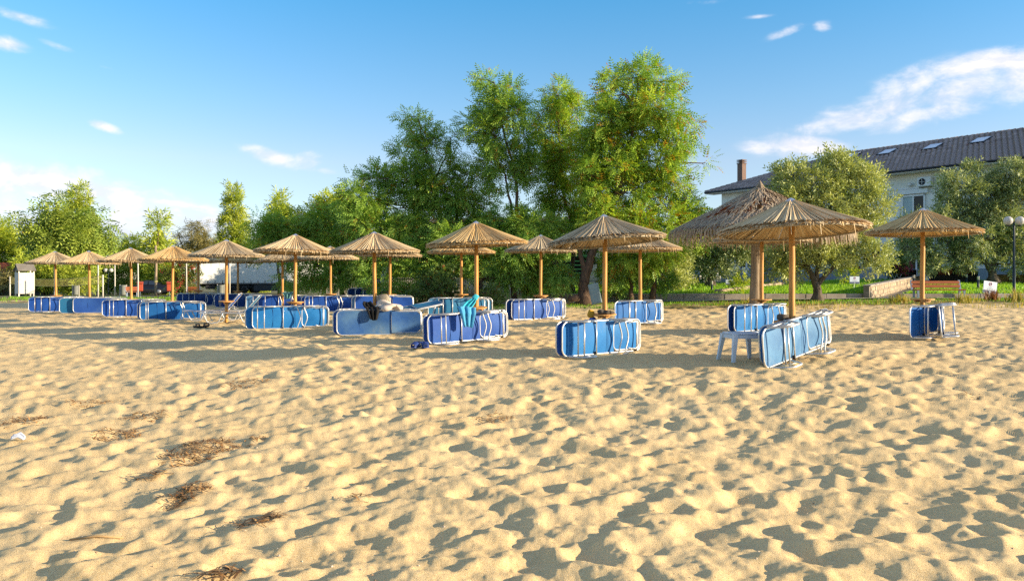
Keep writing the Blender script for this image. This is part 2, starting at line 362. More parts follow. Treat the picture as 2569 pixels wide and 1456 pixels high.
# ============================================================ umbrellas
M_reed = pm('sun-bleached reed', '#b8935c', '#f2dcb0', 1.2, .75, island=.6, trans=.08)
M_reeds = [M_reed, pm('greying reed', '#9c8058', '#e2d0aa', 1.2, .8, island=.6, trans=.08), pm('golden reed', '#b58a4a', '#f0d398', 1.2, .75, island=.6, trans=.08), pm('weathered reed', '#a38358', '#ead2a4', 1.2, .8, island=.85, trans=.08)]
M_pole = pm('peeled pine pole', '#cd9c58', '#a9763a', 3.0, .6, bump=.25, bscale=30, stretch=(6, 6, .7), dirt='#8a6234')
M_table = pm('varnished plywood', '#cf9a58', '#ad7a40', 5, .55, stretch=(1, 8, 1))
M_zinc = pm('zinc cap', '#d8dde2', '#c6ccd2', 8, .32, metal=.85)
M_galv = pm('galvanised hoop', '#a9a18f', '#8d8573', 8, .5, metal=.4)
def thatch_mesh(seed, R0=1.06, rim=1.92, top=2.335, n=520):
    rd = random.Random(seed); m = MB()
    sag = lambda t: -.035 * math.sin(math.pi * t)           # a slight hollow in the cone
    def reed(a, t0, t1, w, lift, tw=0.0, nseg=3):
        vs = []; fs = []
        for k in range(nseg + 1):
            t = t0 + (t1 - t0) * k / nseg; r = .07 + (R0 - .07) * t; aa = a + tw * t
            z = top + (rim - top) * t + sag(t) * .3 + lift
            ww = w * (.45 + .55 * t) * .5
            c, s = math.cos(aa), math.sin(aa)
            for off, hz in ((-1, 0), (0, .007), (1, 0)):
                vs.append((c*r - s*off*ww, s*r + c*off*ww, z + hz))
        for k in range(nseg):
            for j in range(2): fs.append((k*3+j, k*3+j+1, (k+1)*3+j+1, (k+1)*3+j))
        m.add(vs, fs)
    for i in range(n):
        a = 2*math.pi*(i + rd.uniform(-.4, .4)) / n
        t1 = 1 + rd.uniform(-.045, .03) - .03*max(0, math.sin(a*3 + seed*1.7))*rd.random()
        reed(a, .0 if i % 3 == 0 else rd.uniform(.12, .4), t1, .0215, .022 + rd.uniform(-.008, .012), rd.uniform(-.05, .05))
    for i in range(int(n * .8)):                            # lower layer, seen from below and at the rim
        a = 2*math.pi*(i + rd.uniform(-.4, .4)) / (n * .8)
        reed(a, .05, 1 + rd.uniform(-.05, .01), .042, -.018 + rd.uniform(-.012, .008), rd.uniform(-.04, .04), 2)
    for i in range(90):                                     # strays hanging from the rim
        a = rd.uniform(0, 6.283); r = R0 * rd.uniform(.97, 1.01); l = rd.uniform(.02, .075) if rd.random() < .9 else rd.uniform(.1, .2)
        c, s = math.cos(a), math.sin(a); w = .006
        m.add([(c*r-s*w, s*r+c*w, rim), (c*r+s*w, s*r-c*w, rim), (c*(r+.02)+s*w*.5, s*(r+.02), rim-l), (c*(r+.02)-s*w*.5, s*(r+.02), rim-l)], [(0,1,2,3)])
    return m.mesh('thatch', M_reeds[(seed-1) % 4])
def rib_mesh():
    m = MB(); m.tube([(.05, 0, 2.26), (1.0, 0, 1.893)], .011, 6); return m.mesh('rib', M_galv)
def build_umb():
    k = {}
    k['thatch'] = [thatch_mesh(s) for s in (1, 2, 3, 4)]
    k['pole'] = MB().tube([(0,0,-.5), (0.004,0,.3), (-.004,.004,.9), (.005,0,1.5), (0,0,2.28)], [.047, .047, .045, .043, .040], 12).mesh('pole', M_pole)
    k['cap'] = MB().lathe([(.148, 2.318), (.15, 2.312), (.08, 2.368), (.02, 2.405), (.004, 2.412)], 20).mesh('cap', M_zinc)
    k['hoop'] = MB().tube([(math.cos(a)*1.0, math.sin(a)*1.0, 1.896) for a in np.linspace(0, 2*math.pi, 48, endpoint=False)], .014, 6, True).mesh('hoop', M_galv)
    k['hoop2'] = MB().tube([(math.cos(a)*.55, math.sin(a)*.55, 2.065) for a in np.linspace(0, 2*math.pi, 32, endpoint=False)], .009, 5, True).mesh('hoop', M_galv)
    k['rib'] = rib_mesh()
    k['table'] = MB().lathe([(.21, .592), (.22, .598), (.22, .616), (.213, .622)], 28, smooth=False).mesh('table', M_table)
    k['bracket'] = MB().box((.0, .062, .575), (.30, .03, .04)).mesh('bracket', M_table)
    return k
KU = build_umb()
UMBS = {}
def umbrella(key, xv, s, ytab, label, group, lean=0.0, leany=0.0, rot=0.0, tab_tilt=0.0, can_tilt=(0, 0), var=0):
    D = F / s; x = (xv - CX) / s; z = HC - (ytab - HZ) / s - .61
    t = thing('beach_umbrella', label, 'umbrella', (x, D, z), 0, group); t.rotation_euler = (R(leany), R(lean), rot)
    UMBS[key] = Vector((x, D, z))
    if key == 'U10': t.scale = (1.045,)*3
    link('pole', KU['pole'], t)
    tb = link('table', KU['table'], t); tb.rotation_euler = (R(tab_tilt * .5), R(tab_tilt), 0)
    for q in (0, 1):
        b = link('bracket', KU['bracket'], tb); b.rotation_euler = (0, 0, q * math.pi)
    th = link('thatch', KU['thatch'][var % 4], t); th.rotation_euler = (R(can_tilt[0]), R(can_tilt[1]), 0)
    if can_tilt != (0, 0):
        th.location = (-2.2*math.sin(R(can_tilt[1])), 2.2*math.sin(R(can_tilt[0])), 0)
    link('hoop', KU['hoop'], th); link('hoop', KU['hoop2'], th); link('cap', KU['cap'], th)
    for q in range(8):
        r = link('rib', KU['rib'], th); r.rotation_euler = (0, 0, q * math.pi / 4 + .2)
    return t
G1, G2 = 'front row of reed umbrellas', 'back row of reed umbrellas'
for i, a in enumerate([
 ('U10', 1988, 164, 808, 'largest and nearest reed umbrella, two stones on its tilted table', G1, -.6, 0, .3, -4, (-4, 0)),
 ('U9', 1517, 140, 788, 'reed umbrella with small dark stones and a striped bag on its table', G1, -.3, 0, 1.2, -2, (-5, 1)),
 ('U8', 1195, 120, 770, 'reed umbrella with turquoise towel hanging from its table', G1, .2, 0, 2.1, -4, (-2, .8)),
 ('U7', 940, 106, 771, 'reed umbrella with black clothing and a zebra bag on its table', G1, .3, 0, 3.3, 0, (0, .6)),
 ('U6', 740, 95, 757, 'reed umbrella behind the bright azure loungers lying left of the black clothing', G1, .2, 0, .7, 0, (-.5, 1.5)),
 ('U5', 568, 86, 755, 'leaning reed umbrella between the two open loungers', G1, -2.6, 0, 1.9, 0, (0, 2.0)),
 ('U4', 431, 78, 755, 'reed umbrella just left of the open loungers', G1, -1.6, 0, 2.7, 0, (0, 2.0)),
 ('U3', 330, 72, 750, 'third reed umbrella from the left in the front row', G1, -.8, 0, .2, 0, (0, 1)),
 ('U2', 226, 66, 747, 'second reed umbrella from the left in the front row', G1, -2.2, 0, 1.5, 0, (0, 2)),
 ('U1', 142, 62, 741, 'leftmost reed umbrella of the beach beside the white changing cabin', G1, -1.6, 0, .9, 0, (0, 1)),
 ('U11', 2313, 127, 750, 'rightmost reed umbrella in front of the wooden bench', G2, .3, 0, .5, 0, (-.3, 0)),
 ('B1', 1910, 112, 751, 'reed umbrella half hidden behind the largest one beside the thick grey post', G2, 0, 0, 1.1, 0, (0, 0)),
 ('B2', 1606, 97, 753, 'reed umbrella behind right of the gnarled locust trunk, right tip showing', G2, .2, 0, 2.2, 1, (0, .5)),
 ('B3', 1356, 85, 741, 'reed umbrella in front of the green container under the trees', G2, 0, 0, .6, 0, (0, 0)),
 ('B4', 1157, 80, 738, 'reed umbrella just left of and behind the one with the turquoise towel', G2, .4, 0, 1.7, 0, (0, 0)),
 ('B5', 977, 74, 738, 'reed umbrella right behind the one with the black clothing', G2, -.8, 0, 2.9, -2, (0, 0)),
 ('B6', 830, 67, 737, 'reed umbrella standing before the dense trees right of the trailer', G2, -.7, 0, .1, 0, (0, .5)),
 ('B7', 709, 65, 738, 'tilted reed umbrella in front of the hidden end of the trailer', G2, -.6, 0, 1.3, 0, (-3, 0)),
 ('B8', 597, 56, 730, 'grey shaded reed umbrella in front of the trailer wheels', G2, .3, 0, 2.4, 0, (1, 0)),
 ('B9', 497, 55, 728, 'reed umbrella in front of the grey rear doors of the trailer', G2, 0, 0, 3.0, 0, (1.5, 1.5)),
]): umbrella(*a, var=i)

# ============================================================ sun loungers
M_alu = pm('white-grey aluminium tube', '#d6d6d2', '#bcbdbb', 9, .36, metal=.55, dirt='#9a9488')
M_blk = pm('black plastic fitting', '#15161a', '#222228', 20, .5)
def fabric(name, c1, c2, scale=2.2, dirt=None):
    m = pm(name, c1, c2, scale, .62, bump=.12, bscale=260, trans=.16, spec=.25, dirt=dirt or '#6f8096'); return m
FAB = {'royal': fabric('royal blue mesh fabric', '#1c4896', '#2555a6', 2), 'azure': fabric('azure mesh fabric', '#1768aa', '#2678b8', 2),
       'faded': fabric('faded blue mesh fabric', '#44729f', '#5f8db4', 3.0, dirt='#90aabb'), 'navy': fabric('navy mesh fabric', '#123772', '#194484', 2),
       'teal': fabric('teal blue mesh fabric', '#246893', '#2f759c', 2), 'worn': fabric('unevenly worn blue mesh fabric', '#1d4f92', '#557ba0', 1.6, dirt='#8d948c'),
       'violet': fabric('violet blue mesh fabric', '#264f9c', '#3460aa', 2), 'blue': fabric('mid blue mesh fabric', '#195a9e', '#2468aa', 2)}
def arc(cx, cy, r, a0, a1, n=5): return [(cx + r*math.cos(a), cy + r*math.sin(a)) for a in np.linspace(a0, a1, n)]
LW, LH = .278, .28
def lounger_meshes():
    k = {}; pi = math.pi; r = .12
    def loop(xa, xb, open_end=None, hw=LW, rr=r):
        p = arc(xa+rr, -hw+rr, rr, 1.5*pi, pi) + arc(xa+rr, hw-rr, rr, pi, .5*pi) + arc(xb-rr, hw-rr, rr, .5*pi, 0) + arc(xb-rr, -hw+rr, rr, 0, -.5*pi)
        return p
    k['frame'] = MB().tube([(x, y, 0) for x, y in loop(-.95, .95)], .013, 8, True).mesh('frame', M_alu)
    k['back_frame'] = MB().tube([(x, y, .0) for x, y in loop(0, .66, hw=LW-.035, rr=.09)], .0125, 8, True).mesh('back_frame', M_alu)
    def sheet(xa, xb, hw, zc, cut):
        """sling with clipped corners at the ends named in cut"""
        m = MB()
        def fn(u, v):
            x = xa + (xb-xa)*u; h = hw
            if 'a' in cut and x < xa + .1: h = hw - (.1 - (x-xa)) * .9
            if 'b' in cut and x > xb - .1: h = hw - (.1 - (xb-x)) * .9
            y = (v*2-1) * h; sg = -.03 * (1 - (v*2-1)**2) * math.sin(math.pi * min(1, max(0, u)))
            return (x, y, zc + sg + .004*math.sin(9*x+1.3))
        m.grid(fn, 18, 8); return m
    k['seat_fabric'] = sheet(-.945, .27, LW+.004, .006, 'a').mesh('seat_fabric', FAB['blue'])
    k['back_fabric'] = sheet(.0, .655, LW-.03, .01, 'b').mesh('back_fabric', FAB['blue'])
    def leg(x):      # one runner: a rounded trapezoid loop standing in the side plane
        pts = [(x-.27, -.005), (x-.235, -.06), (x-.19, -.16), (x-.155, -.235), (x-.12, -.272), (x-.07, -LH), (x+.07, -LH), (x+.12, -.272), (x+.155, -.235), (x+.19, -.16), (x+.235, -.06), (x+.27, -.005)]
        return MB().tube([(a, 0, b) for a, b in pts], .0155, 8)
    k['leg'] = leg(0).mesh('leg', M_alu)
    k['bar'] = MB().tube([(0, -LW, 0), (0, LW, 0)], .0125, 8).mesh('crossbar', M_alu)
    k['bowed'] = MB().tube([(.075*math.sin(math.pi*t)**2, LW*(2*t-1), 0) for t in np.linspace(0, 1, 13)], .0125, 8).mesh('crossbar', M_alu)
    k['fit'] = MB().box((0, LW-.02, 0), (.032, .05, .034)).box((0, -LW+.02, 0), (.032, .05, .034)).mesh('fitting', M_blk)
    k['prop'] = MB().tube([(0, -.2, 0), (.0, -.22, 0), (.16, -.24, 0), (.2, -.2, 0), (.2, .2, 0), (.16, .24, 0), (.0, .22, 0), (0, .2, 0)], .008, 6).mesh('prop', M_alu)
    k['seam'] = MB().tube([(0, -LW+.03, 0), (0, LW-.03, 0)], .0045, 4).mesh('seam', FAB['navy'])
    return k
KL = lounger_meshes()
def lounger(label, group, loc, rot, col, back=0.0, col2=None):
    """upright local frame: x along the bed, head at +x, z up, fabric plane at z=0"""
    t = thing('sun_lounger', label, 'sun lounger', loc, 0, group); t.rotation_euler = rot
    link('frame', KL['frame'], t); link('seat_fabric', KL['seat_fabric'], t, mat=FAB[col])
    bf = link('back_frame', KL['back_frame'], t, (.27, 0, .012)); bf.rotation_euler = (0, -R(back), 0)
    link('back_fabric', KL['back_fabric'], bf, mat=FAB[col2 or col])
    if back: p = link('prop', KL['prop'], bf, (.18, 0, -.01)); p.rotation_euler = (0, R(75), 0)
    else: p = link('prop', KL['prop'], t, (.62, 0, -.03)); p.rotation_euler = (0, R(8), 0)
    for x in (-.55, .42):
        for y in (-1, 1): link('leg', KL['leg'], t, (x, y*(LW+.012), 0))
    for x, z, kk in ((-.68, -.235, 'bar'), (-.2, -.04, 'bar'), (.3, -.235, 'bowed'), (.80, -.05, 'bar')):
        link('crossbar', KL[kk], t, (x, 0, z))
    link('fitting', KL['fit'], t, (-.2, 0, -.03)); link('fitting', KL['fit'], t, (.80, 0, -.03))
    for x in (-.45, .1): link('seam', KL['seam'], t, (x, 0, -.022))
    return t
def side(label, group, xv, ybot, D, yaw, col, tilt=0, face='u', lift=0.0, col2=None):
    """a lounger lying on its long side; face u: underside to the camera"""
    x = PX(xv, D); z = HC - (ybot - HZ) / F * D
    zc = max(z, GZ(x, D) - .02) + (LW + .025) * math.cos(R(tilt)) + abs(math.sin(R(tilt))) * .85 + lift
    return lounger(label, group, (x, D, zc), (R(-90 if face == 'u' else 90), -R(tilt), R(yaw)), col, 0, col2)
GL = 'loungers lying on their sides beside umbrella poles'
def pair(where, xv, ybot, D, yaw, c1, c2, tilt=0, face='u', dx=-.05, dy=.1, extra=''):
    side(f'{extra}{where}, front one of the pair', GL, xv, ybot, D, yaw, c1, tilt, face)
    n = Vector((-math.sin(R(yaw)), math.cos(R(yaw)))); a = Vector((math.cos(R(yaw)), math.sin(R(yaw))))
    D2 = D + n.y*dy + a.y*dx; x2 = PX(xv, D) + n.x*dy + a.x*dx
    side(f'{extra}{where}, rear one of the pair', GL, CX + x2*F/D2, HZ + (ybot-HZ)*D/D2, D2, yaw+.6, c2, tilt, face)
pair('lounger tipped on its side behind the blue clogs', 1176, 866, 16.1, 36, 'violet', 'violet', tilt=2)
pair('lounger on its side below the umbrella with dark stones', 1512, 889, 13.6, 40, 'azure', 'violet')
pair('worn lounger on its side in front of the zebra bag', 952, 846, 18.2, 12, 'worn', 'royal', face='t', dx=-.08, dy=.12)
pair('bright azure lounger on its side, bowed bar showing', 730, 833, 20.6, 22, 'azure', 'azure', dx=-.16)
pair('lounger on its side left of the two open loungers', 434, 820, 25.0, 16, 'blue', 'violet', dx=-.08)
pair('lounger on its side under the third umbrella from left', 333, 806, 27.4, 16, 'royal', 'royal', dx=.1)
pair('lounger on its side under the second umbrella from left', 252, 797, 30.0, 10, 'violet', 'teal', face='t', dx=-.5)
pair('lounger on its side under the leftmost umbrella', 140, 788, 31.6, 18, 'royal', 'royal', dx=.2)
side('pale faded lounger tilted against the nearest umbrella table', GL, 2002, 932, 11.85, 41, 'faded', tilt=8)
side('tilted lounger behind the pale faded one, mostly hidden', GL, 1994, 912, 12.15, 40, 'azure', tilt=6)
pair('lounger on its side left of the tilted faded lounger', 1908, 830, 17.6, 38, 'azure', 'navy', dx=-.1)
pair('lounger on its side behind the umbrella with dark stones', 1604, 812, 20.2, 42, 'blue', 'blue', dx=.12)
pair('lounger on its side under the umbrella before the green container', 1352, 807, 22.9, 34, 'violet', 'navy', dx=-.12)
pair('teal lounger on its side behind the turquoise towel', 1150, 797, 24.6, 18, 'teal', 'teal', dx=.16)
pair('lounger on its side behind the black clothing', 964, 786, 26.4, 12, 'royal', 'faded', face='t', dx=-.1)
pair('lounger on its side right of the grey cloth umbrella pole', 832, 783, 29.2, 14, 'royal', 'royal', dx=-.12)
pair('lounger on its side holding the grey green cloth', 712, 778, 31.0, 14, 'royal', 'faded', dx=-.45)
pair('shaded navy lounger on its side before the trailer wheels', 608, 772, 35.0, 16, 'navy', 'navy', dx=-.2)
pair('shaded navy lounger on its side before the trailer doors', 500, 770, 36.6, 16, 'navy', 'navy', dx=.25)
# the end-on pair at the right
for (lab, dx, dy, yw, c, tl) in (('lounger on its side seen end-on under the rightmost umbrella, right one', .22, -.25, 62, 'blue', 3), ('lounger on its side seen end-on under the rightmost umbrella, left one', -.12, -.35, 47, 'blue', 0)):
    b = UMBS['U11']; x, y = b.x + dx, b.y + dy
    lounger(lab, GL, (x, y, GZ(x, y) + .345), (R(-90 if tl == 0 else -95), 0, R(yw)), c)
# the two open loungers
for lab, xv, D, yaw, c, bk in (('open lounger with a white towel on its raised backrest', 545, 24.2, 8, 'royal', 50), ('open lounger with bare raised backrest beside the leaning umbrella', 590, 22.9, 8, 'teal', 48)):
    p = onground(xv, D); lounger(lab, 'open loungers', (p.x, p.y, p.z + LH + .02), (0, 0, R(yaw)), c, bk)
# ============================================================ lawn, kerb, paths
KY = 33.0                                        # depth of the kerb line
def lawn_z(x, y): return .62 + .047 * np.clip(y - KY, 0, 11) * (.55 + .45*sstep(10, 19, x)) + .05 * np.sin(x*.7) * np.clip((y-KY)/6, 0, 1)
M_lawn = pm('lawn soil and turf', '#5f9026', '#4a761e', 1.2, .95, bump=.6, bscale=40)
M_conc = pm('weathered concrete', '#a79f92', '#8e8679', 2.2, .85, bump=.3, bscale=25, dirt='#6f685c')
M_pave = pm('pale paving', '#a89c88', '#918674', 1.5, .9, bump=.3, bscale=18)
M_blade = leafmat('grass blades', '#4a7c18', '#a4cc38', None, .35)
M_dryblade = leafmat('dry grass blades', '#6f7a2c', '#c9b45a', '#8a5a2a', .3)
RW0, RW1 = PX(2178, KY), PX(2302, 43.5)          # the ramp's left wall, near and far end
def ramp_x(y, off=0): return RW0 + (RW1 - RW0) * (y - KY) / 10.5 + off
def build_lawn(xa, xb, name):
    m = MB()
    def fn(u, v):
        y = KY + .17 + v * 15.0; a = xa(y) if callable(xa) else xa; b = xb(y) if callable(xb) else xb
        x = a + (b - a) * u; return (x, y, float(lawn_z(x, y)))
    m.grid(fn, 40, 16); struct(m.build(name, M_lawn))
build_lawn(.9, lambda y: ramp_x(y, -.05), 'lawn'); build_lawn(lambda y: ramp_x(y, 1.35), 34., 'lawn')
# ramp path between the two lawns
m = MB(); m.grid(lambda u, v: (ramp_x(KY - .5 + v*15) + .1 + u*1.25, KY - .5 + v*15, float(.43 + .045*max(0, v*15-.5))), 3, 12); struct(m.build('path', M_pave))
# paved strip in front of the kerb
m = MB(); m.grid(lambda u, v: (1.0 + u*33, KY - 1.35 + v*1.2, GZ(1.0+u*33, KY) + .035), 24, 1); struct(m.build('pavement', M_pave))
for (a, b, lab) in ((1.2, RW0 - .12, 'long low grey concrete kerb before the lawn under the trees'), (RW0 + 1.2, 33.5, 'low grey concrete kerb behind the wooden bench and lamp')):
    n = 16
    k = thing('kerb_wall', lab, 'kerb', (0, 0, 0))
    for i in range(n):
        x0 = a + (b-a)*i/n; x1 = a + (b-a)*(i+1)/n - .008; jz = float(rng.uniform(-.012, .012))
        MB().bbox(((x0+x1)/2, KY + float(rng.uniform(-.012, .012)), .40 + jz/2), (x1-x0, .28, .46 + jz), .015).build('kerb_block', M_conc, k)
# the ramp's stone wall: coping, core and single stones on the face
M_stone = pm('pale rubble stone', '#b7a68a', '#8f7f68', 3, .85, bump=.5, bscale=14, island=.0, dirt='#6e6250')
M_mortar = pm('grey mortar', '#8f877a', '#7b7468', 5, .95)
rw = thing('stone_ramp_wall', 'low rubble stone wall climbing beside the ramp through the lawn', 'wall')
def wallpt(t, h, off): y = KY - .3 + t * 10.8; return Vector((ramp_x(y) + off*.82, y - off*.57, h))
m = MB()
for i in range(12):
    t0, t1 = i/12, (i+1)/12
    q = [wallpt(t0, .1, -.12), wallpt(t1, .3, -.12), wallpt(t1, .93+.42*t1, -.12), wallpt(t0, .93+.42*t0, -.12), wallpt(t0, .1, .1), wallpt(t1, .3, .1), wallpt(t1, .93+.42*t1, .1), wallpt(t0, .93+.42*t0, .1)]
    m.add(q, [(0,3,2,1), (4,5,6,7), (3,7,6,2), (0,4,7,3), (1,2,6,5)])
m.build('core', M_mortar, rw)
rs_ = random.Random(3)
for row in range(3):
    t = rs_.uniform(0, .015)
    while t < .99:
        w = rs_.uniform(.022, .045); hb = .32 + .44*t + row*.2 + rs_.uniform(-.02, .02); hh = rs_.uniform(.165, .2)
        a, b = t, min(.995, t + w)
        c = [wallpt(a+.001, hb, .1), wallpt(b-.002, hb+.02, .1), wallpt(b-.003*rs_.random(), hb+hh, .1), wallpt(a+.002, hb+hh*rs_.uniform(.85, 1), .1)]
        n = Vector((.82, -.57, 0)) * rs_.uniform(.02, .05); cc = sum(c, Vector()) / 4
        f = [cc + (p - cc)*.82 + n for p in c]
        MB().add(c + f, [(4,5,6,7), (0,1,5,4), (1,2,6,5), (2,3,7,6), (3,0,4,7)]).build('stone', M_stone, rw)
        t += w + .002
for i in range(14):
    a, b = i/14 + .002, (i+1)/14 - .002
    q = [wallpt(a, .932+.42*a, -.16), wallpt(b, .932+.42*b, -.16), wallpt(b, .932+.42*b, .15), wallpt(a, .932+.42*a, .15)]
    MB().add(q + [p + Vector((0,0,.05)) for p in q], [(0,3,2,1),(4,5,6,7),(0,1,5,4),(1,2,6,5),(2,3,7,6),(3,0,4,7)]).build('coping_stone', M_conc, rw)
# second, lower stone edging crossing the lawn to the left
se = thing('stone_edging', 'pale stone edging crossing the lawn behind the thick grey post', 'edging')
pa, pb = P(1800, 742, 33.6), P(1962, 706, 42)
for i in range(26):
    t = (i + .5)/26; x = pa.x + (pb.x-pa.x)*t; y = pa.y + (pb.y-pa.y)*t
    MB().bbox((x, y, float(lawn_z(x, y)) + .06), (.34*rs_.uniform(.8, 1.1), .36*rs_.uniform(.85, 1.1), .2*rs_.uniform(.8, 1.2)), .04, (rs_.uniform(-.06, .06), rs_.uniform(-.06, .06), rs_.uniform(.6, 1.0))).build('stone', M_stone, se)
# ---- blades of grass
def blades(name, pts, h, w, mat, lean=.5, tint=None, stuff=True, label=None, parent=None, per=1):
    n = len(pts); pts = np.repeat(pts, per, 0); n = len(pts)
    if per > 1: pts = pts + np.c_[rng.normal(0, .03, n), rng.normal(0, .03, n), np.zeros(n)]
    a = rng.random(n)*6.283; hh = h*(.5 + .9*rng.random(n)); ln = lean*rng.random(n)*hh; b = a + rng.normal(0, .8, n)
    dx, dy = np.cos(a)*w/2, np.sin(a)*w/2; o = np.zeros(n)
    p0 = pts + np.c_[dx, dy, o-.01]; p1 = pts - np.c_[dx, dy, o+.01]
    mid = pts + np.c_[-np.sin(b)*ln*.35, np.cos(b)*ln*.35, hh*.6]; tip = pts + np.c_[-np.sin(b)*ln, np.cos(b)*ln, hh]
    V = np.stack([p0, p1, mid - np.c_[dx, dy, o]*.7, tip, mid + np.c_[dx, dy, o]*.7], 1).reshape(-1, 3)
    i = np.arange(n)*5; Q = np.concatenate([np.stack([i, i+1, i+2, i+4], -1), np.stack([i+4, i+2, i+3, i+3], -1)])
    Q3 = np.concatenate([np.stack([i, i+1, i+2], -1), np.stack([i, i+2, i+4], -1), np.stack([i+4, i+2, i+3], -1)])
    t = np.repeat(rng.random(n) if tint is None else tint, 5)
    ob = np_mesh(name, V, Q3, mat, t, parent)
    if stuff: ob['kind'] = 'stuff'
    if label: ob['label'] = label; ob['category'] = 'grass'
    return ob
n = 30000
x = rng.uniform(.9, 26, n); y = KY + .15 + 11*rng.random(n)**1.25
keep = (x < ramp_x(y, -.15)) | (x > ramp_x(y, 1.4)); x, y = x[keep], y[keep]
blades('lawn_grass', np.c_[x, y, lawn_z(x, y)], .095, .03, M_blade, .8, label='bright green mown lawn between kerb and hotel terrace')
n = 16000
x = rng.uniform(-2, 26, n); y = 28.4 + 4.0*rng.random(n) + .6*np.sin(x*1.3)
d = (np.sin(x*2.1+1)*np.sin(y*2.7) + rng.normal(0, .5, n)) > -.15; x, y = x[d], y[d]
blades('wild_grass', np.c_[x, y, gz(x, y)], .065, .02, M_blade, .9, tint=rng.random(len(x))*.6, label='patchy low grass strip between sand and kerb')
n = 3600
x = rng.uniform(7, 22, n); y = 24.5 + 5*rng.random(n); d = (np.sin(x*3.1)*np.sin(y*2.3+x) + rng.normal(0, .4, n)) > .35 + .1*(x < 14); x, y = x[d], y[d]
blades('dry_weeds', np.c_[x, y, gz(x, y)], .15, .02, M_dryblade, .9, label='yellow dry weeds scattered on the sand near the kerb')
n = 9000
x = rng.uniform(-34, -6, n); y = 44 + 9*rng.random(n) + 1.0*np.sin(x*.5); d = (np.sin(x*1.1)*np.sin(y*1.7+x) + rng.normal(0, .5, n)) > 0; x, y = x[d], y[d]
blades('beach_edge_grass', np.c_[x, y, gz(x, y)], .12, .03, M_blade, .9, tint=rng.random(len(x))*.7, label='thin grass along the far edge of the beach')

# ============================================================ hotel
HT0 = 1.0
hotel = thing('hotel', 'long two-storey white hotel with dark tiled roof behind the olive trees', 'building', (25.7, 50.0, HT0), R(-54.4))
HM = Matrix.Translation((25.7, 50, HT0)) @ Matrix.Rotation(R(-54.4), 4, 'Z'); HI = HM.inverted()
def hray(xv, yv, n, d):
    """where the line of sight meets the plane n.p=d given in the hotel's own axes"""
    o = HI @ Vector((0, 0, HC)); q = (HI.to_3x3() @ Vector(((xv-CX)/F, 1, -(yv-HZ)/F)))
    return o + q * ((d - n.dot(o)) / n.dot(q))
M_wall = pm('white-grey render', '#f0ebe0', '#e6e1d6', 1.5, .85, bump=.1, bscale=30)
M_wall2 = pm('blue-grey plinth', '#8f9aa6', '#828d99', 1.5, .85)
M_white = pm('white painted frame', '#e6e5e2', '#dbdad6', 4, .5)
M_glass = pm('dark window glass', '#07080a', '#0d1013', 2, .12, spec=.25)
M_tile = pm('brown roof tile', '#a69890', '#857870', 5, .75, island=.0, dirt='#9a8a80')
M_tile2 = pm('brown roof tile weathered', '#ab9c93', '#7d7068', 5, .75, island=.7)
M_dark = pm('black bronze gutter', '#22262c', '#2c3138', 4, .5)
M_curt = pm('pale curtain', '#9fb0b0', '#b8c4c2', 3, .8, stretch=(6, 6, .5))
EZ, RZ, RD = 6.95, 9.75, 6.5                      # eave and ridge heights, depth to the ridge
XL, XR = -17.0, 13.0
# walls with openings left between piers is overkill behind the trees: body, then frames set proud of it
MB().box(((XL+.9+XR)/2, 6.0, EZ/2-.1), (XR-XL-.9, 11.6, EZ+.1)).build('wall', M_wall, hotel)
MB().box(((XL+.9+XR)/2, .17, .42), (XR-XL-.9, .06, .84)).build('plinth', M_wall2, hotel)
MB().box(((XL+.9+XR)/2, .18, 5.95), (XR-XL-.9, .05, .1)).build('string_course', M_white, hotel)
# soffit, fascia, gutter
MB().box(((XL+XR)/2, -.2, EZ-.02), (XR-XL, 1.0, .12)).build('soffit', M_white, hotel)
MB().tube([(XL, -.74, EZ+.03), (XR, -.74, EZ+.03)], .075, 8).build('gutter', M_dark, hotel)
roof = MB(); xr = XL + 7.0
y0 = -.7
roof.add([(XL, y0, EZ+.05), (XR, y0, EZ+.05), (XR, RD, RZ), (xr, RD, RZ), (XL, 2*RD-y0, EZ+.05), (XR, 2*RD-y0, EZ+.05)], [(0,1,2,3), (0,3,4), (3,2,5,4), (1,5,2)])
roof = roof.build('roof', M_tile2, hotel)
sl_len = math.hypot(RD-y0, RZ-EZ-.05); sdir = Vector((0, (RD-y0)/sl_len, (RZ-EZ-.05)/sl_len)); nrm = Vector((0, -sdir.z, sdir.y))
TWD, TLN = .33, .40
def tile_shape():
    m = MB(); prof = [(-.165, .0), (-.13, .06), (-.08, .095), (-.02, .07), (.03, .02), (.10, -.01), (.165, .0)]
    lo = [(x, -.02, z+.045) for x, z in prof]; hi = [(x, TLN+.03, z) for x, z in prof]; un = [(x, -.02, z-.02) for x, z in prof]
    n = len(prof); m.add(lo + hi + un, [(i, i+1, n+i+1, n+i) for i in range(n-1)] + [(2*n+i, 2*n+i+1, i+1, i) for i in range(n-1)]); return m
ts = tile_shape(); tile_me = ts.mesh('tile', M_tile)
TB = Matrix((( 1, 0, 0), (0, sdir.y, nrm.y), (0, sdir.z, nrm.z))).to_4x4()
cand = []
nrow = int(sl_len / TLN)
for r_ in range(nrow + 1):
    v = r_*TLN; xlim = XL + (v/sl_len)*7.0
    c = 0
    while True:
        x = XR - (c + .5 + .5*(r_ % 2))*TWD
        if x < xlim + .12: break
        cand.append((x, v)); c += 1
def tile_key(cv):
    p = HM @ (Vector((cv[0], y0, EZ+.05)) + sdir*cv[1]); px = CX + p.x/p.y*F
    return (p.length if px < 2620 else 1e6 + p.length)
cand.sort(key=tile_key)
big = MB()
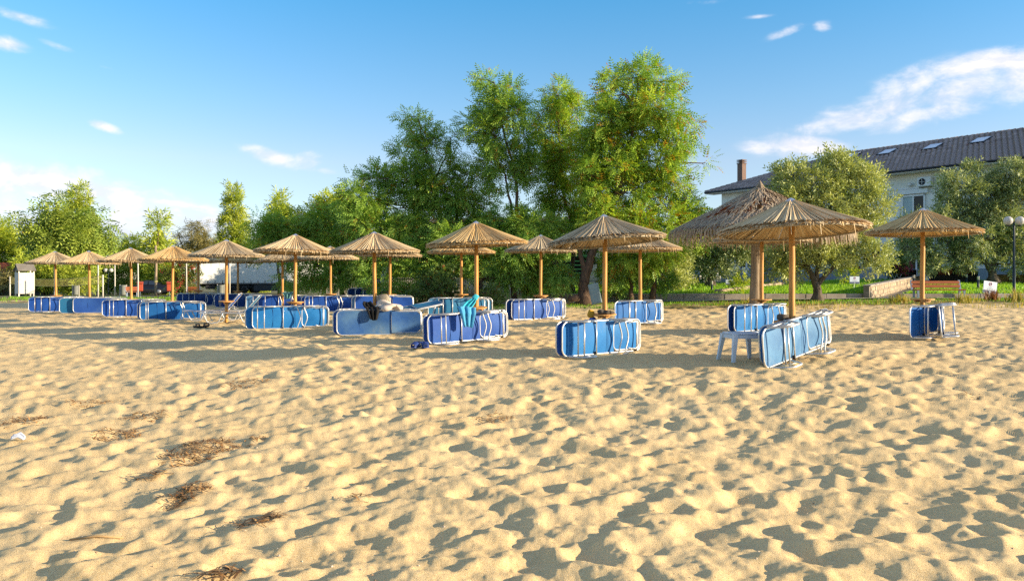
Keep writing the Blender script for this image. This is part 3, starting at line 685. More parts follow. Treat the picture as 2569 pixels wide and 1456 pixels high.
for i, (x, v) in enumerate(cand):
    p = Vector((x, y0, EZ+.055)) + sdir*v + nrm*.004
    jit = Matrix.Rotation(rs_.gauss(0, .012), 4, 'Z')
    M = Matrix.Translation(p) @ TB @ jit
    if i < 300:
        o = link('tile', tile_me, roof); o.matrix_local = M
    else:
        big.add([tuple(M @ Vector(q)) for q in ts.v], ts.f)
o = big.build('tiles', M_tile2, roof); o['kind'] = 'stuff'
# ridge and hip caps
def caps(a, b, par):
    a, b = Vector(a), Vector(b); n = int((b-a).length/.42); d = (b-a).normalized(); m = MB()
    prof = [( -.14, -.04), (-.1, .05), (0, .09), (.1, .05), (.14, -.04)]; sd = d.cross(Vector((0,0,1))).normalized(); up = sd.cross(d)
    for i in range(n):
        q = a + d*(i*.42); A = [q + sd*x + up*(z+.035) for x, z in prof]; B = [q + d*.45 + sd*x*.88 + up*z for x, z in prof]
        m.add(A + B, [(k, k+1, k+6, k+5) for k in range(4)])
    o = m.build('ridge_tiles', M_tile2, par); o['kind'] = 'stuff'
caps((XR, RD, RZ+.03), (xr, RD, RZ+.03), roof); caps((XL, y0, EZ+.1), (xr, RD, RZ+.03), roof)
# skylights
pd = nrm.dot(Vector((0, y0, EZ+.05)))
M_sky = pm('bright skylight glass', '#e4e8ec', '#d8dde2', 1, .3, spec=.5); M_rust = pm('copper flashing', '#8a4a2c', '#6e3a24', 5, .6)
for xv, yv in ((2137, 394), (2226, 385), (2340, 372), (2460, 356)):
    p = hray(xv, yv, nrm, pd)
    M = Matrix.Translation(p + nrm*.1) @ TB
    s_ = MB().box((0, 0, 0), (.98, 1.3, .12)).xf(M).build('skylight', M_dark, roof)
    g = MB().box((0, .0, .066), (.8, 1.12, .015)).xf(M).build('skylight_pane', M_sky, roof)
    MB().box((0, -.74, -.06), (1.2, .16, .05)).box((-.6, 0, -.06), (.14, 1.5, .05)).xf(M).build('flashing', M_rust, roof)
# chimney
M_brick = pm('brown chimney brick', '#80695c', '#64524a', 9, .85, stretch=(1, 1, 9))
cp = HI @ Vector((PX(1860, 66.5), 66.5, 0))
ch = MB().box((cp.x, cp.y, 8.2), (.5, .5, 3.0)).build('chimney', M_brick, hotel)
for z in (9.72, 9.86, 10.0): MB().box((cp.x, cp.y, z), (.58, .58, .07)).build('chimney_cap', M_brick, ch)
# upper floor openings, air conditioners, lamp
def opening(x, z0, z1, w, parts=2, dark=True, curtain=False, name='window'):
    f = MB(); y = .14
    f.box((x, y, z1-.05), (w, .1, .1)).box((x-w/2+.05, y, (z0+z1)/2), (.1, .1, z1-z0)).box((x+w/2-.05, y, (z0+z1)/2), (.1, .1, z1-z0)).box((x, y, z0+.05), (w, .1, .1))
    for i in range(1, parts): f.box((x-w/2 + w*i/parts, y, (z0+z1)/2), (.09, .09, z1-z0-.1))
    o = f.build(name, M_white, hotel)
    for i in range(parts):
        xa = x-w/2+.09 + (w-.14)*i/parts; xb = xa + (w-.2)/parts - .04
        MB().box(((xa+xb)/2, .165, (z0+z1)/2), (xb-xa, .02, z1-z0-.14)).build('pane', M_curt if (curtain and i == 0) else M_glass, o)
    return o
opening(-.8, 3.6, 5.52, 1.5, 2, curtain=True); opening(3.9, 3.6, 5.52, 1.5, 2, curtain=True); opening(-5.6, 3.6, 5.52, 1.5, 2); opening(-10.4, 3.6, 5.52, 1.5, 2)
MB().box((-.8, .1, 5.72), (1.9, .16, .28)).build('shutter_box', M_white, hotel); MB().box((3.9, .1, 5.72), (1.9, .16, .28)).build('shutter_box', M_white, hotel)
opening(-.6, .15, 2.85, 2.3, 2, name='door'); opening(2.1, .9, 2.6, 1.3, 2); opening(5.6, .6, 2.6, 1.5, 1, curtain=True); opening(-3.6, .9, 2.6, 1.4, 2); opening(-6.4, .9, 2.6, 1.4, 2); opening(-10, .15, 2.7, 2.2, 2, name='door'); opening(-13.6, .9, 2.5, 1.4, 2)
for x0 in (-.02, 4.05):
    p = hray(2321 if x0 < 1 else 2457, 456, Vector((0, 1, 0)), .0)
    a = MB().bbox((p.x, -.06, p.z), (.86, .34, .58), .03).build('air_conditioner', M_white, hotel)
    MB().lathe([(.21, -.01), (.21, .012), (.19, .018), (.19, .004)], 20).xf(Matrix.Translation((p.x-.1, -.235, p.z)) @ Matrix.Rotation(R(90), 4, 'X')).build('fan_guard', M_dark, a)
    MB().box((p.x-.1, -.255, p.z), (.36, .01, .02)).box((p.x-.1, -.255, p.z), (.02, .01, .36)).lathe([(.05, 0), (.05, .02)], 10).xf(Matrix.Identity(4)).build('fan_grille', M_white, a)
    for q in (-.3, .3): MB().box((p.x+q, .0, p.z-.33), (.04, .36, .05)).build('bracket', M_dark, a)
lp = hray(2281, 463, Vector((0, 1, 0)), .0)
MB().lathe([(.02, .13), (.11, .1), (.14, 0), (.11, -.1), (.02, -.13)], 14, (lp.x, .02, lp.z)).build('wall_lamp', M_white, hotel)
MB().tube([(2.2, -.7, EZ-.05), (2.3, -.5, EZ-.35), (2.4, .02, EZ-.6), (2.4, .02, 3.0)], .05, 8).build('downpipe', M_white, hotel)
# balcony rail under the open window
br = MB()
for i in range(10): br.tube([(-1.7+i*.2, -.25, 3.0), (-1.7+i*.2, -.25, 3.95)], .012, 5)
br.tube([(-1.75, -.25, 3.97), (.2, -.25, 3.97)], .025, 6).build('balcony_rail', M_white, hotel)
MB().box((-.75, .0, 2.95), (2.3, .7, .14)).build('balcony_slab', M_white, hotel)
# lean-to canopy posts left of the door, terrace slab
MB().box((-8.5, -2.2, -.02), (24, 4.4, .1)).build('terrace', M_pave, hotel)
for x in (-15, -11.5, -8): MB().tube([(x, -2.6, 0), (x, -2.6, 2.75)], .07, 8).build('post', M_white, hotel)
MB().box((-11.5, -1.3, 2.82), (8, 2.9, .12)).build('canopy', M_wall2, hotel)
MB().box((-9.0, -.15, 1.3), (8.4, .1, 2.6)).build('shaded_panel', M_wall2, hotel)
# pale house half hidden behind the locusts
hs2 = thing('cream_house', 'pale cream house glimpsed between the tall trees', 'building', (1.5, 62, .3), R(-8))
MB().box((0, 4, 2.6), (17, 8, 5.4)).build('wall', pm('cream render', '#cdbd9c', '#c2b08d', 2, .85), hs2)
MB().prism([(-9, 5.3), (9, 5.3), (8.4, 5.6), (-8.4, 5.6)], -.5, 8.5).build('roof', M_tile2, hs2)
for x in (-5.5, -1, 4):
    w_ = MB().box((x, -.03, 3.9), (1.2, .08, 1.2)).build('window', M_white, hs2); MB().box((x, -.08, 3.9), (1.0, .04, 1.0)).build('pane', M_glass, w_)
# ============================================================ trees
def rot_from_x(d, roll):
    """rotation matrices taking x to the directions d (n,3) with a roll about it"""
    d = d / (np.linalg.norm(d, axis=1, keepdims=True) + 1e-9)
    up = np.tile(np.array([[0., 0, 1]]), (len(d), 1)); up[np.abs(d[:, 2]) > .95] = (0, 1, 0)
    y = np.cross(up, d); y /= np.linalg.norm(y, axis=1, keepdims=True); z = np.cross(d, y)
    c, s = np.cos(roll)[:, None], np.sin(roll)[:, None]
    return np.stack([d, y*c + z*s, -y*s + z*c], -1)
def tmpl_pinnate(L=.34, pairs=4, lw=.088, ll=.135, droop=.22):
    q = []
    def leaf(p, dirv, l, w):
        d = np.array(dirv, float); d /= np.linalg.norm(d); s = np.cross(d, (0, 0, 1.)); s /= np.linalg.norm(s)+1e-9
        q.append([p, p + d*l*.5 + s*w/2, p + d*l, p + d*l*.5 - s*w/2])
    for i in range(pairs):
        t = (i+.6)/pairs; p = np.array([L*t, 0, -droop*L*t*t])
        for sd in (-1, 1): leaf(p, (.45, sd, -.15 - .25*t), ll*(1.05-.3*t), lw*.55)
    leaf(np.array([L, 0, -droop*L]), (1, 0, -.4), ll, lw*.5)
    return np.array(q)
def tmpl_olive(L=.26, n=8, ll=.11, w=.036):
    q = []; r = np.random.default_rng(5)
    for i in range(n):
        t = (i+.5)/n; p = np.array([L*t, 0, .04*L*t]); a = i*2.4; d = np.array([.75, math.cos(a)*.7, math.sin(a)*.7]); d /= np.linalg.norm(d)
        s = np.cross(d, (math.sin(a), .3, .5)); s /= np.linalg.norm(s)
        q.append([p, p + d*ll*.5 + s*w/2, p + d*ll, p + d*ll*.5 - s*w/2])
    return np.array(q)
def tmpl_needles(L=.5, n=8, ll=.34, w=.07):
    q = []
    for i in range(n):
        t = (i+.3)/n; p = np.array([L*t, 0, 0]); a = i*2.4; d = np.array([.9, math.cos(a)*.75, math.sin(a)*.75]); d /= np.linalg.norm(d)
        s = np.cross(d, (.1, math.sin(a), .6)); s /= np.linalg.norm(s)
        q.append([p, p + d*ll*.4 + s*w/2, p + d*ll, p + d*ll*.4 - s*w/2])
    return np.array(q)
TPL = {'loc': tmpl_pinnate(), 'olive': tmpl_olive(), 'needle': tmpl_needles(), 'broad': tmpl_pinnate(.5, 3, .2, .2, .3), 'euc': tmpl_pinnate(.7, 4, .16, .3, .7), 'shrub': tmpl_olive(.22, 7, .1, .05)}
def sprays(name, pos, dirs, tpl, scale, mat, tint, parent):
    T = TPL[tpl]; n = len(pos); k = len(T)
    Rm = rot_from_x(dirs, rng.normal(0, .55, n))
    V = np.einsum('nij,kj->nki', Rm, T.reshape(-1, 3)) * scale[:, None, None] + pos[:, None, :]
    V = V.reshape(-1, 3); Q = np.arange(len(V)).reshape(-1, 4)
    tt = np.clip(np.repeat(tint, k*4) + np.repeat(rng.normal(0, .06, n*k), 4), 0, 1)
    return np_mesh(name, V, Q, mat, tt, parent)
def bend(a, b, n=5, j=.12, sag=0.0):
    a, b = Vector(a), Vector(b); L = (b-a).length; out = []
    off = Vector((0, 0, 0))
    for i in range(n+1):
        t = i/n; p = a.lerp(b, t)
        if 0 < i < n: off = off*.5 + Vector((random.gauss(0, j), random.gauss(0, j), random.gauss(0, j*.5))) * L*.35; p = p + off
        p.z += sag*L*math.sin(math.pi*t); out.append(p)
    return out
M_bark = pm('grey brown furrowed bark', '#6b5746', '#43352a', 4, .9, bump=1.0, bscale=11, stretch=(5, 5, 1.0))
M_bark_o = pm('grey olive bark', '#6f6454', '#4b4338', 4, .9, bump=1.0, bscale=10, stretch=(4, 4, 1.0))
M_bark_p = pm('pale bark', '#8d7a63', '#6a5844', 4, .9, bump=.5, bscale=8)
def tree(name, label, base, D, stems, lobes, mat, tpl='loc', dens=95, scl=1.0, clump=.42, bark=None, trunk_r=.16, depth=.9, up=.0, droop=.35, group='trees', stub=0.0, limb=True, tintb=.0, cat='tree', lod=1.0, accent_top=None):
    """lobes are (xv, yv, rx, ry[, depth offset in m]) seen at distance D; stems are polylines of (xv, yv[, dy]) from the base"""
    s = F / D; bx, by = base
    root_p = P(bx, by, D); root_p.z = GZ(root_p.x, D) if by is None else root_p.z
    t = thing(name, label, cat, root_p, 0, group)
    off = np.array(root_p)
    def W(xv, yv, dy=0.0): q = P(xv, yv, D); return Vector((q.x, q.y + dy, q.z)) - Vector(off)
    bm = MB(); paths = []
    for st in stems:
        pts = [W(*p) for p in st[0]]; r0, r1 = st[1], st[2]; fine = []
        for i in range(len(pts)-1):
            seg = bend(pts[i], pts[i+1], 4, .06); fine += seg if i == 0 else seg[1:]
        n = len(fine); rr = [r0 + (r1-r0)*(i/(n-1))**.7 for i in range(n)]
        if st[3:] and st[3]: rr[0] = r0*1.55; rr[1] = r0*1.2; fine[0].z -= .15
        bm.tube(fine, rr, 9); paths += list(zip(fine, rr))
    pos = []; dr = []; tn = []
    for lb in lobes:
        xv, yv, rx, ry = lb[:4]; dy = lb[4] if len(lb) > 4 else random.uniform(-.35, .35) * depth * 1.6
        c = W(xv, yv, dy); ax = np.array([rx/s, (rx+ry)/2/s*depth, ry/s])
        area = math.pi*ax[0]*ax[2]; N = int(dens*area)
        K = max(3, int(area / (clump*clump*1.5)))
        if limb and paths:
            best = min(paths, key=lambda q: (q[0]-c).length + max(0, q[0].z - c.z)*1.5)
            bm.tube(bend(best[0], c, 5, .10), [max(.02, best[1]*.5*(1-.14*i)) for i in range(6)], 6)
        u = rng.normal(0, 1, (K, 3)); u /= np.linalg.norm(u, axis=1, keepdims=True); rad = .35 + .65*rng.random(K)**.55
        cc = u*rad[:, None]*ax*.86; crad = clump*(.6 + .7*rng.random(K)); ct = rng.normal(0, .13, K)
        if limb:
            for q in cc[:max(2, int(K*.45))]:
                bm.tube(bend(c, c + Vector(q), 3, .12), [.022, .016, .011, .006], 4, cap=False)
        wgt = crad**2; wgt = wgt / wgt.sum(); idx = rng.choice(K, N, p=wgt)
        g = rng.normal(0, 1, (N, 3)); g /= np.linalg.norm(g, axis=1, keepdims=True); g *= (rng.random(N)**.5)[:, None]
        p = cc[idx] + g*crad[idx][:, None]*np.array([1.1, 1.1, .85])
        d = (p / (np.linalg.norm(p, axis=1, keepdims=True)+1e-6))*.6 + g*.9; d[:, 2] += up - droop*rng.random(N); d += rng.normal(0, .25, (N, 3))
        pos.append(p + np.array(c)); dr.append(d); tn.append(.45 + tintb + ct[idx] + rng.normal(0, .13, N) + (0 if accent_top is None else accent_top*np.clip((p[:, 2]/ax[2]), -1, 1)))
    pos = np.concatenate(pos); dr = np.concatenate(dr); tn = np.clip(np.concatenate(tn), 0, .9)
    acc = rng.random(len(tn)); tn = np.where(acc < ACC.get(mat.name, 0), .97, tn)
    sc_ = scl*(.7 + .6*rng.random(len(pos)))
    sprays('crown', pos, dr, tpl, sc_, mat, tn, t)
    if bm.v: bm.build('trunk', bark or M_bark, t)
    return t
ACC = {'locust leaves': .07, 'locust top leaves': .13, 'oleander leaves': .16, 'thicket leaves': .08}
L_loc = leafmat('locust leaves', '#5e8a40', '#a8c458', '#94702c', .34)
L_top = leafmat('locust top leaves', '#6a9438', '#b4cc54', '#a8802c', .36)
L_oliv = leafmat('olive leaves', '#728648', '#c0c680', None, .22)
L_olvd = leafmat('dark olive leaves', '#62784e', '#b4bc84', None, .2)
L_pine = leafmat('pine needles', '#6d8a2c', '#b9c048', None, .25)
L_euc = leafmat('eucalyptus leaves', '#6c8a3a', '#b2be54', '#8a6a2c', .28)
L_yel = leafmat('yellow green leaves', '#7f9a30', '#c4ca50', None, .4)
L_drk = leafmat('dark shrub leaves', '#3f5c2e', '#80a042', None, .28)
L_ole = leafmat('oleander leaves', '#43552a', '#7a8436', '#b0383c', .25)
L_gry = leafmat('dusty grey green leaves', '#6a6a42', '#9a9158', '#7a5a3a', .22)
L_thk = leafmat('thicket leaves', '#3b5432', '#6f8742', '#7a4a2a', .28)
GT = 'tall locust trees in the middle'
tree('locust_tree', 'tallest locust tree with thick gnarled trunk beside the leaning grey panel', (1466, 757), 31.0,
     [([(1466,757),(1462,715),(1478,660),(1500,590),(1540,500),(1570,420),(1590,300),(1600,200)], .27, .03, True), ([(1470,690),(1455,640),(1465,560),(1480,470)], .13, .05), ([(1540,500),(1640,440),(1680,330)], .09, .03), ([(1585,690),(1580,620),(1590,560),(1640,520)], .1, .05)],
     [(1610,190,62,46),(1660,200,44,40),(1560,240,70,60),(1650,280,75,62),(1580,330,85,62),(1520,300,45,55),(1690,360,40,50),(1540,410,80,62),(1640,400,78,60),(1700,470,62,52),(1590,480,90,60),(1500,490,62,62),(1680,560,75,50),(1740,520,40,32),(1495,390,52,60),(1475,330,40,50),(1480,440,52,50),(1540,360,60,50),(1590,570,85,50),(1510,570,55,45),(1640,630,72,40),(1570,650,60,44),(1755,585,36,24),(1760,410,18,10),(1735,300,14,30)],
     L_top, 'loc', 228, 0.94, .40, group=GT, trunk_r=.3)
tree('locust_tree', 'slender locust with rusty top directly left of the tallest tree', (1440, 750), 33.5,
     [([(1440,750),(1430,690),(1445,600),(1420,520),(1405,420),(1400,300)], .14, .03)],
     [(1400,240,50,36),(1370,270,30,30),(1430,280,48,46),(1390,330,58,48),(1440,370,50,50),(1395,410,60,46),(1440,450,56,46),(1410,500,56,44),(1460,530,56,46),(1380,480,34,40)],
     L_top, 'loc', 235, 0.94, .38, group=GT)
tree('locust_tree', 'locust with round crown on two bare stems against the sky', (1290, 752), 32.0,
     [([(1290,752),(1285,680),(1295,600),(1296,500),(1292,420),(1255,300),(1250,230)], .13, .025), ([(1290,560),(1275,490),(1268,440),(1230,360)], .06, .03)],
     [(1240,214,36,24),(1270,240,52,36),(1215,275,50,40),(1275,300,62,46),(1195,315,40,28),(1245,345,70,46),(1310,345,44,48),(1290,400,56,40),(1235,400,50,36),(1265,445,52,30),(1325,430,30,44),(1210,360,40,24)],
     L_loc, 'loc', 218, 0.94, .38, group=GT)
tree('locust_tree', 'open-topped locust at left of the group with a thin leaning top', (1130, 748), 33.0,
     [([(1130,748),(1118,680),(1110,600),(1100,520),(1085,440),(1065,370),(1050,300)], .15, .025), ([(1105,560),(1150,500),(1185,450)], .07, .03), ([(1090,450),(1115,400),(1130,350)], .04, .015)],
     [(1040,290,24,16),(1055,320,44,26),(1085,345,48,24),(1025,375,44,18),(1130,345,28,22),(1070,375,50,20),(1110,430,66,40),(1180,445,44,42),(1010,455,62,40),(950,455,44,34),(1070,480,76,44),(1160,505,66,44),(990,520,76,50),(920,520,60,50),(1080,560,80,50),(1170,570,60,44),(900,450,34,14),(895,505,56,46),(1040,435,56,36),(1130,490,62,46),(1212,515,40,46),(1210,580,46,40),(930,580,76,50),(1010,600,76,46)],
     L_loc, 'loc', 222, 0.91, .40, group=GT)
tree('locust_tree', 'low spreading locust whose branches hang over the trailer', (860, 745), 36.0,
     [([(860,745),(850,690),(830,640),(800,590)], .12, .04), ([(850,690),(770,650),(700,620)], .06, .025), ([(840,660),(880,600),(900,560)], .06, .03)],
     [(870,570,60,44),(820,560,52,40),(780,590,60,40),(720,570,54,32),(680,590,50,34),(660,620,40,30),(740,625,60,36),(830,620,62,40),(900,620,56,44),(660,555,30,16),(735,695,36,26),(790,670,54,36),(860,680,60,40),(920,690,46,40),(700,540,34,20)],
     L_loc, 'loc', 218, 0.96, .42, group=GT)
tree('locust_tree', 'dark low locust with weeping leaves in front of the picket fence', (1200, 757), 31.5,
     [([(1200,757),(1205,700),(1190,640),(1215,580)], .13, .05), ([(1195,650),(1260,600),(1330,570)], .07, .03), ([(1110,690),(1095,640),(1090,580)], .07, .04)],
     [(1260,545,66,40),(1330,560,62,42),(1390,590,52,40),(1220,590,62,44),(1290,620,70,44),(1360,640,62,44),(1330,690,52,36),(1400,660,40,44),(1150,620,60,44),(1270,680,50,40),(1380,700,34,30),(1100,610,60,44),(1210,660,56,44),(1060,650,60,40),(1000,640,56,40),(950,650,50,40),(1130,680,60,36),(1030,690,52,34),(960,700,50,32)],
     L_loc, 'loc', 228, 0.97, .42, group=GT, tintb=-.03)
tree('locust_tree', 'small locust behind the back umbrella right of the gnarled trunk', (1636, 752), 31.8,
     [([(1636,752),(1640,700),(1630,640),(1620,600)], .14, .06), ([(1580,752),(1584,715),(1575,670)], .11, .05, True)],
     [(1580,640,50,36),(1640,650,56,40),(1600,690,50,34),(1555,670,36,40),(1660,700,34,30),(1550,710,34,24),(1690,620,40,36)],
     L_loc, 'loc', 228, 0.91, .38, group=GT, tintb=-.05)
tree('leaning_trunk_tree', 'thin leaning trunk in front of the green shed', (1418, 738), 36.0, [([(1418,738),(1408,705),(1392,672),(1376,640)], .11, .07)], [(1370,625,40,26),(1400,612,40,24)], L_loc, 'loc', 222, 0.87, .36, group=GT, tintb=-.03)
tree('shrub', 'reddish brown thicket at the sand edge left of the turquoise towel', (1075, 758), 30.5, [([(1075,758),(1078,735)], .03, .02)],
     [(1075,730,46,26),(1110,715,50,34),(1040,738,32,20),(1130,735,40,22),(1100,685,46,26),(1205,735,44,22),(1240,742,30,16)], L_thk, 'shrub', 210, .9, .28, droop=.1, up=.2, group='shrubs under the trees', cat='shrub')
tree('shrub', 'sunlit pale olive shrub left of the thatched shelter', (1672, 742), 36.5, [([(1672,742),(1674,700)], .05, .03)],
     [(1672,650,40,36),(1655,690,36,32),(1695,690,38,36),(1675,715,44,24),(1640,720,26,20),(1705,640,24,24)], L_oliv, 'olive', 200, 1.2, .3, droop=.0, up=.3, group='shrubs under the trees', cat='shrub', tintb=.15)
# tree mass further back: fills the view between the trunks, holds the light off the trailer
tree('background_tree', 'bright yellow green poplar tops behind the low locust', (815, 735), 66, [([(815,735),(815,600)], .2, .08)], [(812,505,34,30),(850,520,30,34),(790,540,40,34),(830,560,56,34),(760,560,34,26),(870,560,36,36),(700,520,16,26),(705,560,34,34),(800,610,80,40),(700,620,60,40)], L_yel, 'broad', 60, 1.25, .7, group='trees far behind')
tree('background_tree', 'broad bush mass behind the trunks left of the picket fence', (1000, 735), 52, [([(1000,735),(1000,660)], .2, .08)], [(900,640,90,60),(1010,640,90,70),(1120,640,90,70),(1230,620,90,60),(950,700,90,36),(1060,700,90,36),(1180,690,90,40),(860,700,60,36)], L_yel, 'broad', 55, 1.1, .6, group='trees far behind', tintb=-.05)
tree('background_tree', 'dark bush mass behind the tallest locust', (1500, 735), 46, [([(1500,735),(1500,660)], .2, .08)], [(1330,600,80,60),(1440,600,80,60),(1540,600,80,60),(1640,610,80,60),(1720,620,70,60),(1300,660,70,50),(1560,680,60,40),(1650,690,70,34),(1750,660,50,44),(1780,560,40,40)], L_drk, 'broad', 60, 1.0, .5, group='trees far behind')
tree('background_tree', 'tall dark tree far behind the locusts shading the trailer', (1000, 738), 88, [([(1000,738),(1000,640)], .3, .1)], [(960,625,70,40),(1040,625,70,40),(1000,590,70,36),(960,660,80,40),(1050,660,80,40)], L_drk, 'broad', 50, 1.5, .8, group='trees far behind')
# ---- olives
GO = 'olive trees on the lawn'
tree('olive_tree', 'sunlit olive tree with forked grey trunk standing at the kerb', (2050, 755), 31.2,
     [([(2050,755),(2050,725),(2042,700),(2025,670),(2010,640),(2000,580)], .21, .05, True), ([(2048,715),(2070,690),(2098,662),(2110,620)], .12, .05), ([(2046,705),(2052,660),(2070,600),(2080,520)], .1, .04)],
     [(1985,440,50,34),(2100,425,52,34),(2160,450,38,28),(2040,470,66,40),(2140,490,66,44),(1960,490,52,40),(2180,520,36,40),(2060,530,80,46),(2150,560,70,46),(1970,560,60,46),(2188,580,30,38),(2040,600,76,44),(2130,620,66,40),(1980,630,60,40),(2180,640,46,36),(2070,660,46,26),(1945,660,40,30),(2000,670,40,28),(2110,410,20,18),(2150,430,16,14)],
     L_oliv, 'olive', 210, 1.25, .30, bark=M_bark_o, droop=.0, up=.35, group=GO, tintb=.05)
tree('olive_tree', 'large dark olive tree at the right with a leaning trunk beside the lamp', (2492, 700), 41.0,
     [([(2492,703),(2488,680),(2470,655),(2440,640),(2410,630)], .24, .08, True), ([(2488,680),(2500,640),(2505,580)], .15, .05), ([(2480,665),(2540,630),(2580,600)], .1, .04)],
     [(2440,440,30,22),(2530,440,50,30),(2400,470,46,32),(2490,480,60,36),(2560,500,60,50),(2384,500,32,30),(2420,530,60,44),(2500,550,66,50),(2356,550,26,22),(2600,580,60,60),(2380,580,60,40),(2460,600,60,40),(2540,620,56,40),(2360,620,50,30),(2420,650,44,26),(2600,660,50,30),(2290,560,40,24),(2290,620,36,24),(2340,660,34,22),(2510,668,30,16),(2535,420,16,14),(2590,440,40,40)],
     L_olvd, 'olive', 165, 1.45, .36, bark=M_bark_o, droop=.0, up=.3, group=GO)
tree('olive_tree', 'shaded olive tree under the thatched shelter roof', (1782, 712), 40.5,
     [([(1782,714),(1780,690),(1768,660),(1745,635),(1725,610)], .22, .07, True), ([(1778,680),(1800,640),(1815,600)], .12, .05)],
     [(1740,610,56,36),(1810,600,60,40),(1770,640,60,36),(1720,650,40,34),(1840,640,44,36),(1790,665,40,20),(1870,620,44,36),(1700,600,30,36),(1760,580,60,36)],
     L_olvd, 'olive', 165, 1.4, .36, bark=M_bark_o, droop=.1, up=.2, group=GO, tintb=-.05)
# ---- left background
GB = 'trees along the left edge of the beach'
tree('eucalyptus_tree', 'broad drooping eucalyptus behind the volleyball net', (180, 738), 82, [([(180,738),(178,690),(170,620),(150,540),(140,510)], .34, .1), ([(178,690),(215,620),(230,560)], .2, .08), ([(186,738),(196,700),(206,660)], .2, .12)],
     [(125,515,36,26),(150,545,46,34),(95,560,36,34),(205,555,40,40),(245,560,34,34),(120,600,56,40),(190,600,60,40),(248,600,34,40),(85,610,28,28),(150,650,70,34),(230,650,50,34)],
     L_euc, 'euc', 34, 1.4, .85, bark=M_bark_p, droop=1.3, group=GB)
def conifer(label, xv, ytop, ybot, hw, D, name='pine_tree', mat=None, g=GB, dens=48):
    n = 7; lb = []
    for i in range(n):
        t = i/(n-1); y = ytop + 14 + (ybot - ytop - 24)*t; w = hw*(.10 + .90*t**1.05)
        lb += [(xv - w*.5, y, w*.62, (ybot-ytop)/n*.62), (xv + w*.5, y - 6, w*.62, (ybot-ytop)/n*.62)]
    lb.append((xv, ytop + 8, hw*.13, 12))
    return tree(name, label, (xv, 738), D, [([(xv,738),(xv+2,(738+ytop)/2),(xv,ytop+4)], .2, .03)], lb, mat or L_pine, 'needle', dens, 1.45, .55, depth=1.0, up=.45, droop=.2, group=g, limb=False)
conifer('pointed pine behind the eucalyptus at left', 197, 470, 640, 58, 94)
conifer('small bright pine between eucalyptus and dry tree', 396, 538, 720, 46, 84)
conifer('tall bright pine left of the locust group', 585, 472, 700, 62, 112)
conifer('distant thin pine top above the low locust', 700, 486, 600, 26, 90)
tree('dry_tree', 'dusty half bare tree between two pines', (480, 738), 108, [([(480,738),(478,650),(482,560)], .22, .03), ([(478,650),(450,600),(445,580)], .1, .03)],
     [(480,590,36,30),(500,580,24,30),(450,610,30,22),(490,630,44,30),(520,620,24,30)], L_gry, 'euc', 34, .95, .6, droop=.6, group=GB)
tree('yellow_tree', 'bright yellow green tree cut by the left edge', (-10, 738), 88, [([(-10,738),(-8,640)], .25, .08)], [(0,600,50,34),(40,610,44,30),(-30,580,40,40),(20,640,60,30),(60,640,40,30),(-30,650,60,40)], L_yel, 'broad', 50, 1.3, .8, group=GB)
for i, (lab, xv, D, lb, mt) in enumerate([
  ('rounded bush mass behind the volleyball net', 110, 76, [(70,690,60,36),(120,690,56,36),(150,700,50,30),(200,690,50,34),(100,660,60,30)], L_pine),
  ('green bush with white blossoms right of the volleyball net', 300, 84, [(290,690,44,34),(320,700,36,30),(270,705,36,28),(300,660,40,30)], L_euc),
  ('low yellow bushes behind the third and fourth umbrellas', 330, 95, [(310,640,44,30),(340,625,40,24),(360,650,40,34),(300,615,24,14),(335,606,30,16)], L_yel),
  ('red flowering oleander beside the trailer doors', 458, 79, [(455,690,34,36),(470,665,28,24),(440,715,26,22),(470,715,22,22)], L_ole),
  ('bright bush behind the black car', 405, 82, [(400,690,40,40),(420,660,34,30),(385,715,30,22),(430,700,28,34)], L_pine),
  ('bush mass behind the trailer roof', 600, 114, [(540,640,60,34),(620,640,60,34),(560,690,60,40),(660,660,50,40),(640,700,60,40)], L_pine),
  ('grey green bushes at the far left behind the cabin', 10, 74, [(10,710,40,26),(-20,700,40,34),(30,722,24,16)], L_gry)]):
    tree('bush', lab, (xv, 738), D, [([(xv,738),(xv,715)], .08, .05)], lb, mt, 'broad' if mt is not L_pine else 'needle', 42, 1.15, .55, group='bushes at the left', limb=False, cat='bush')
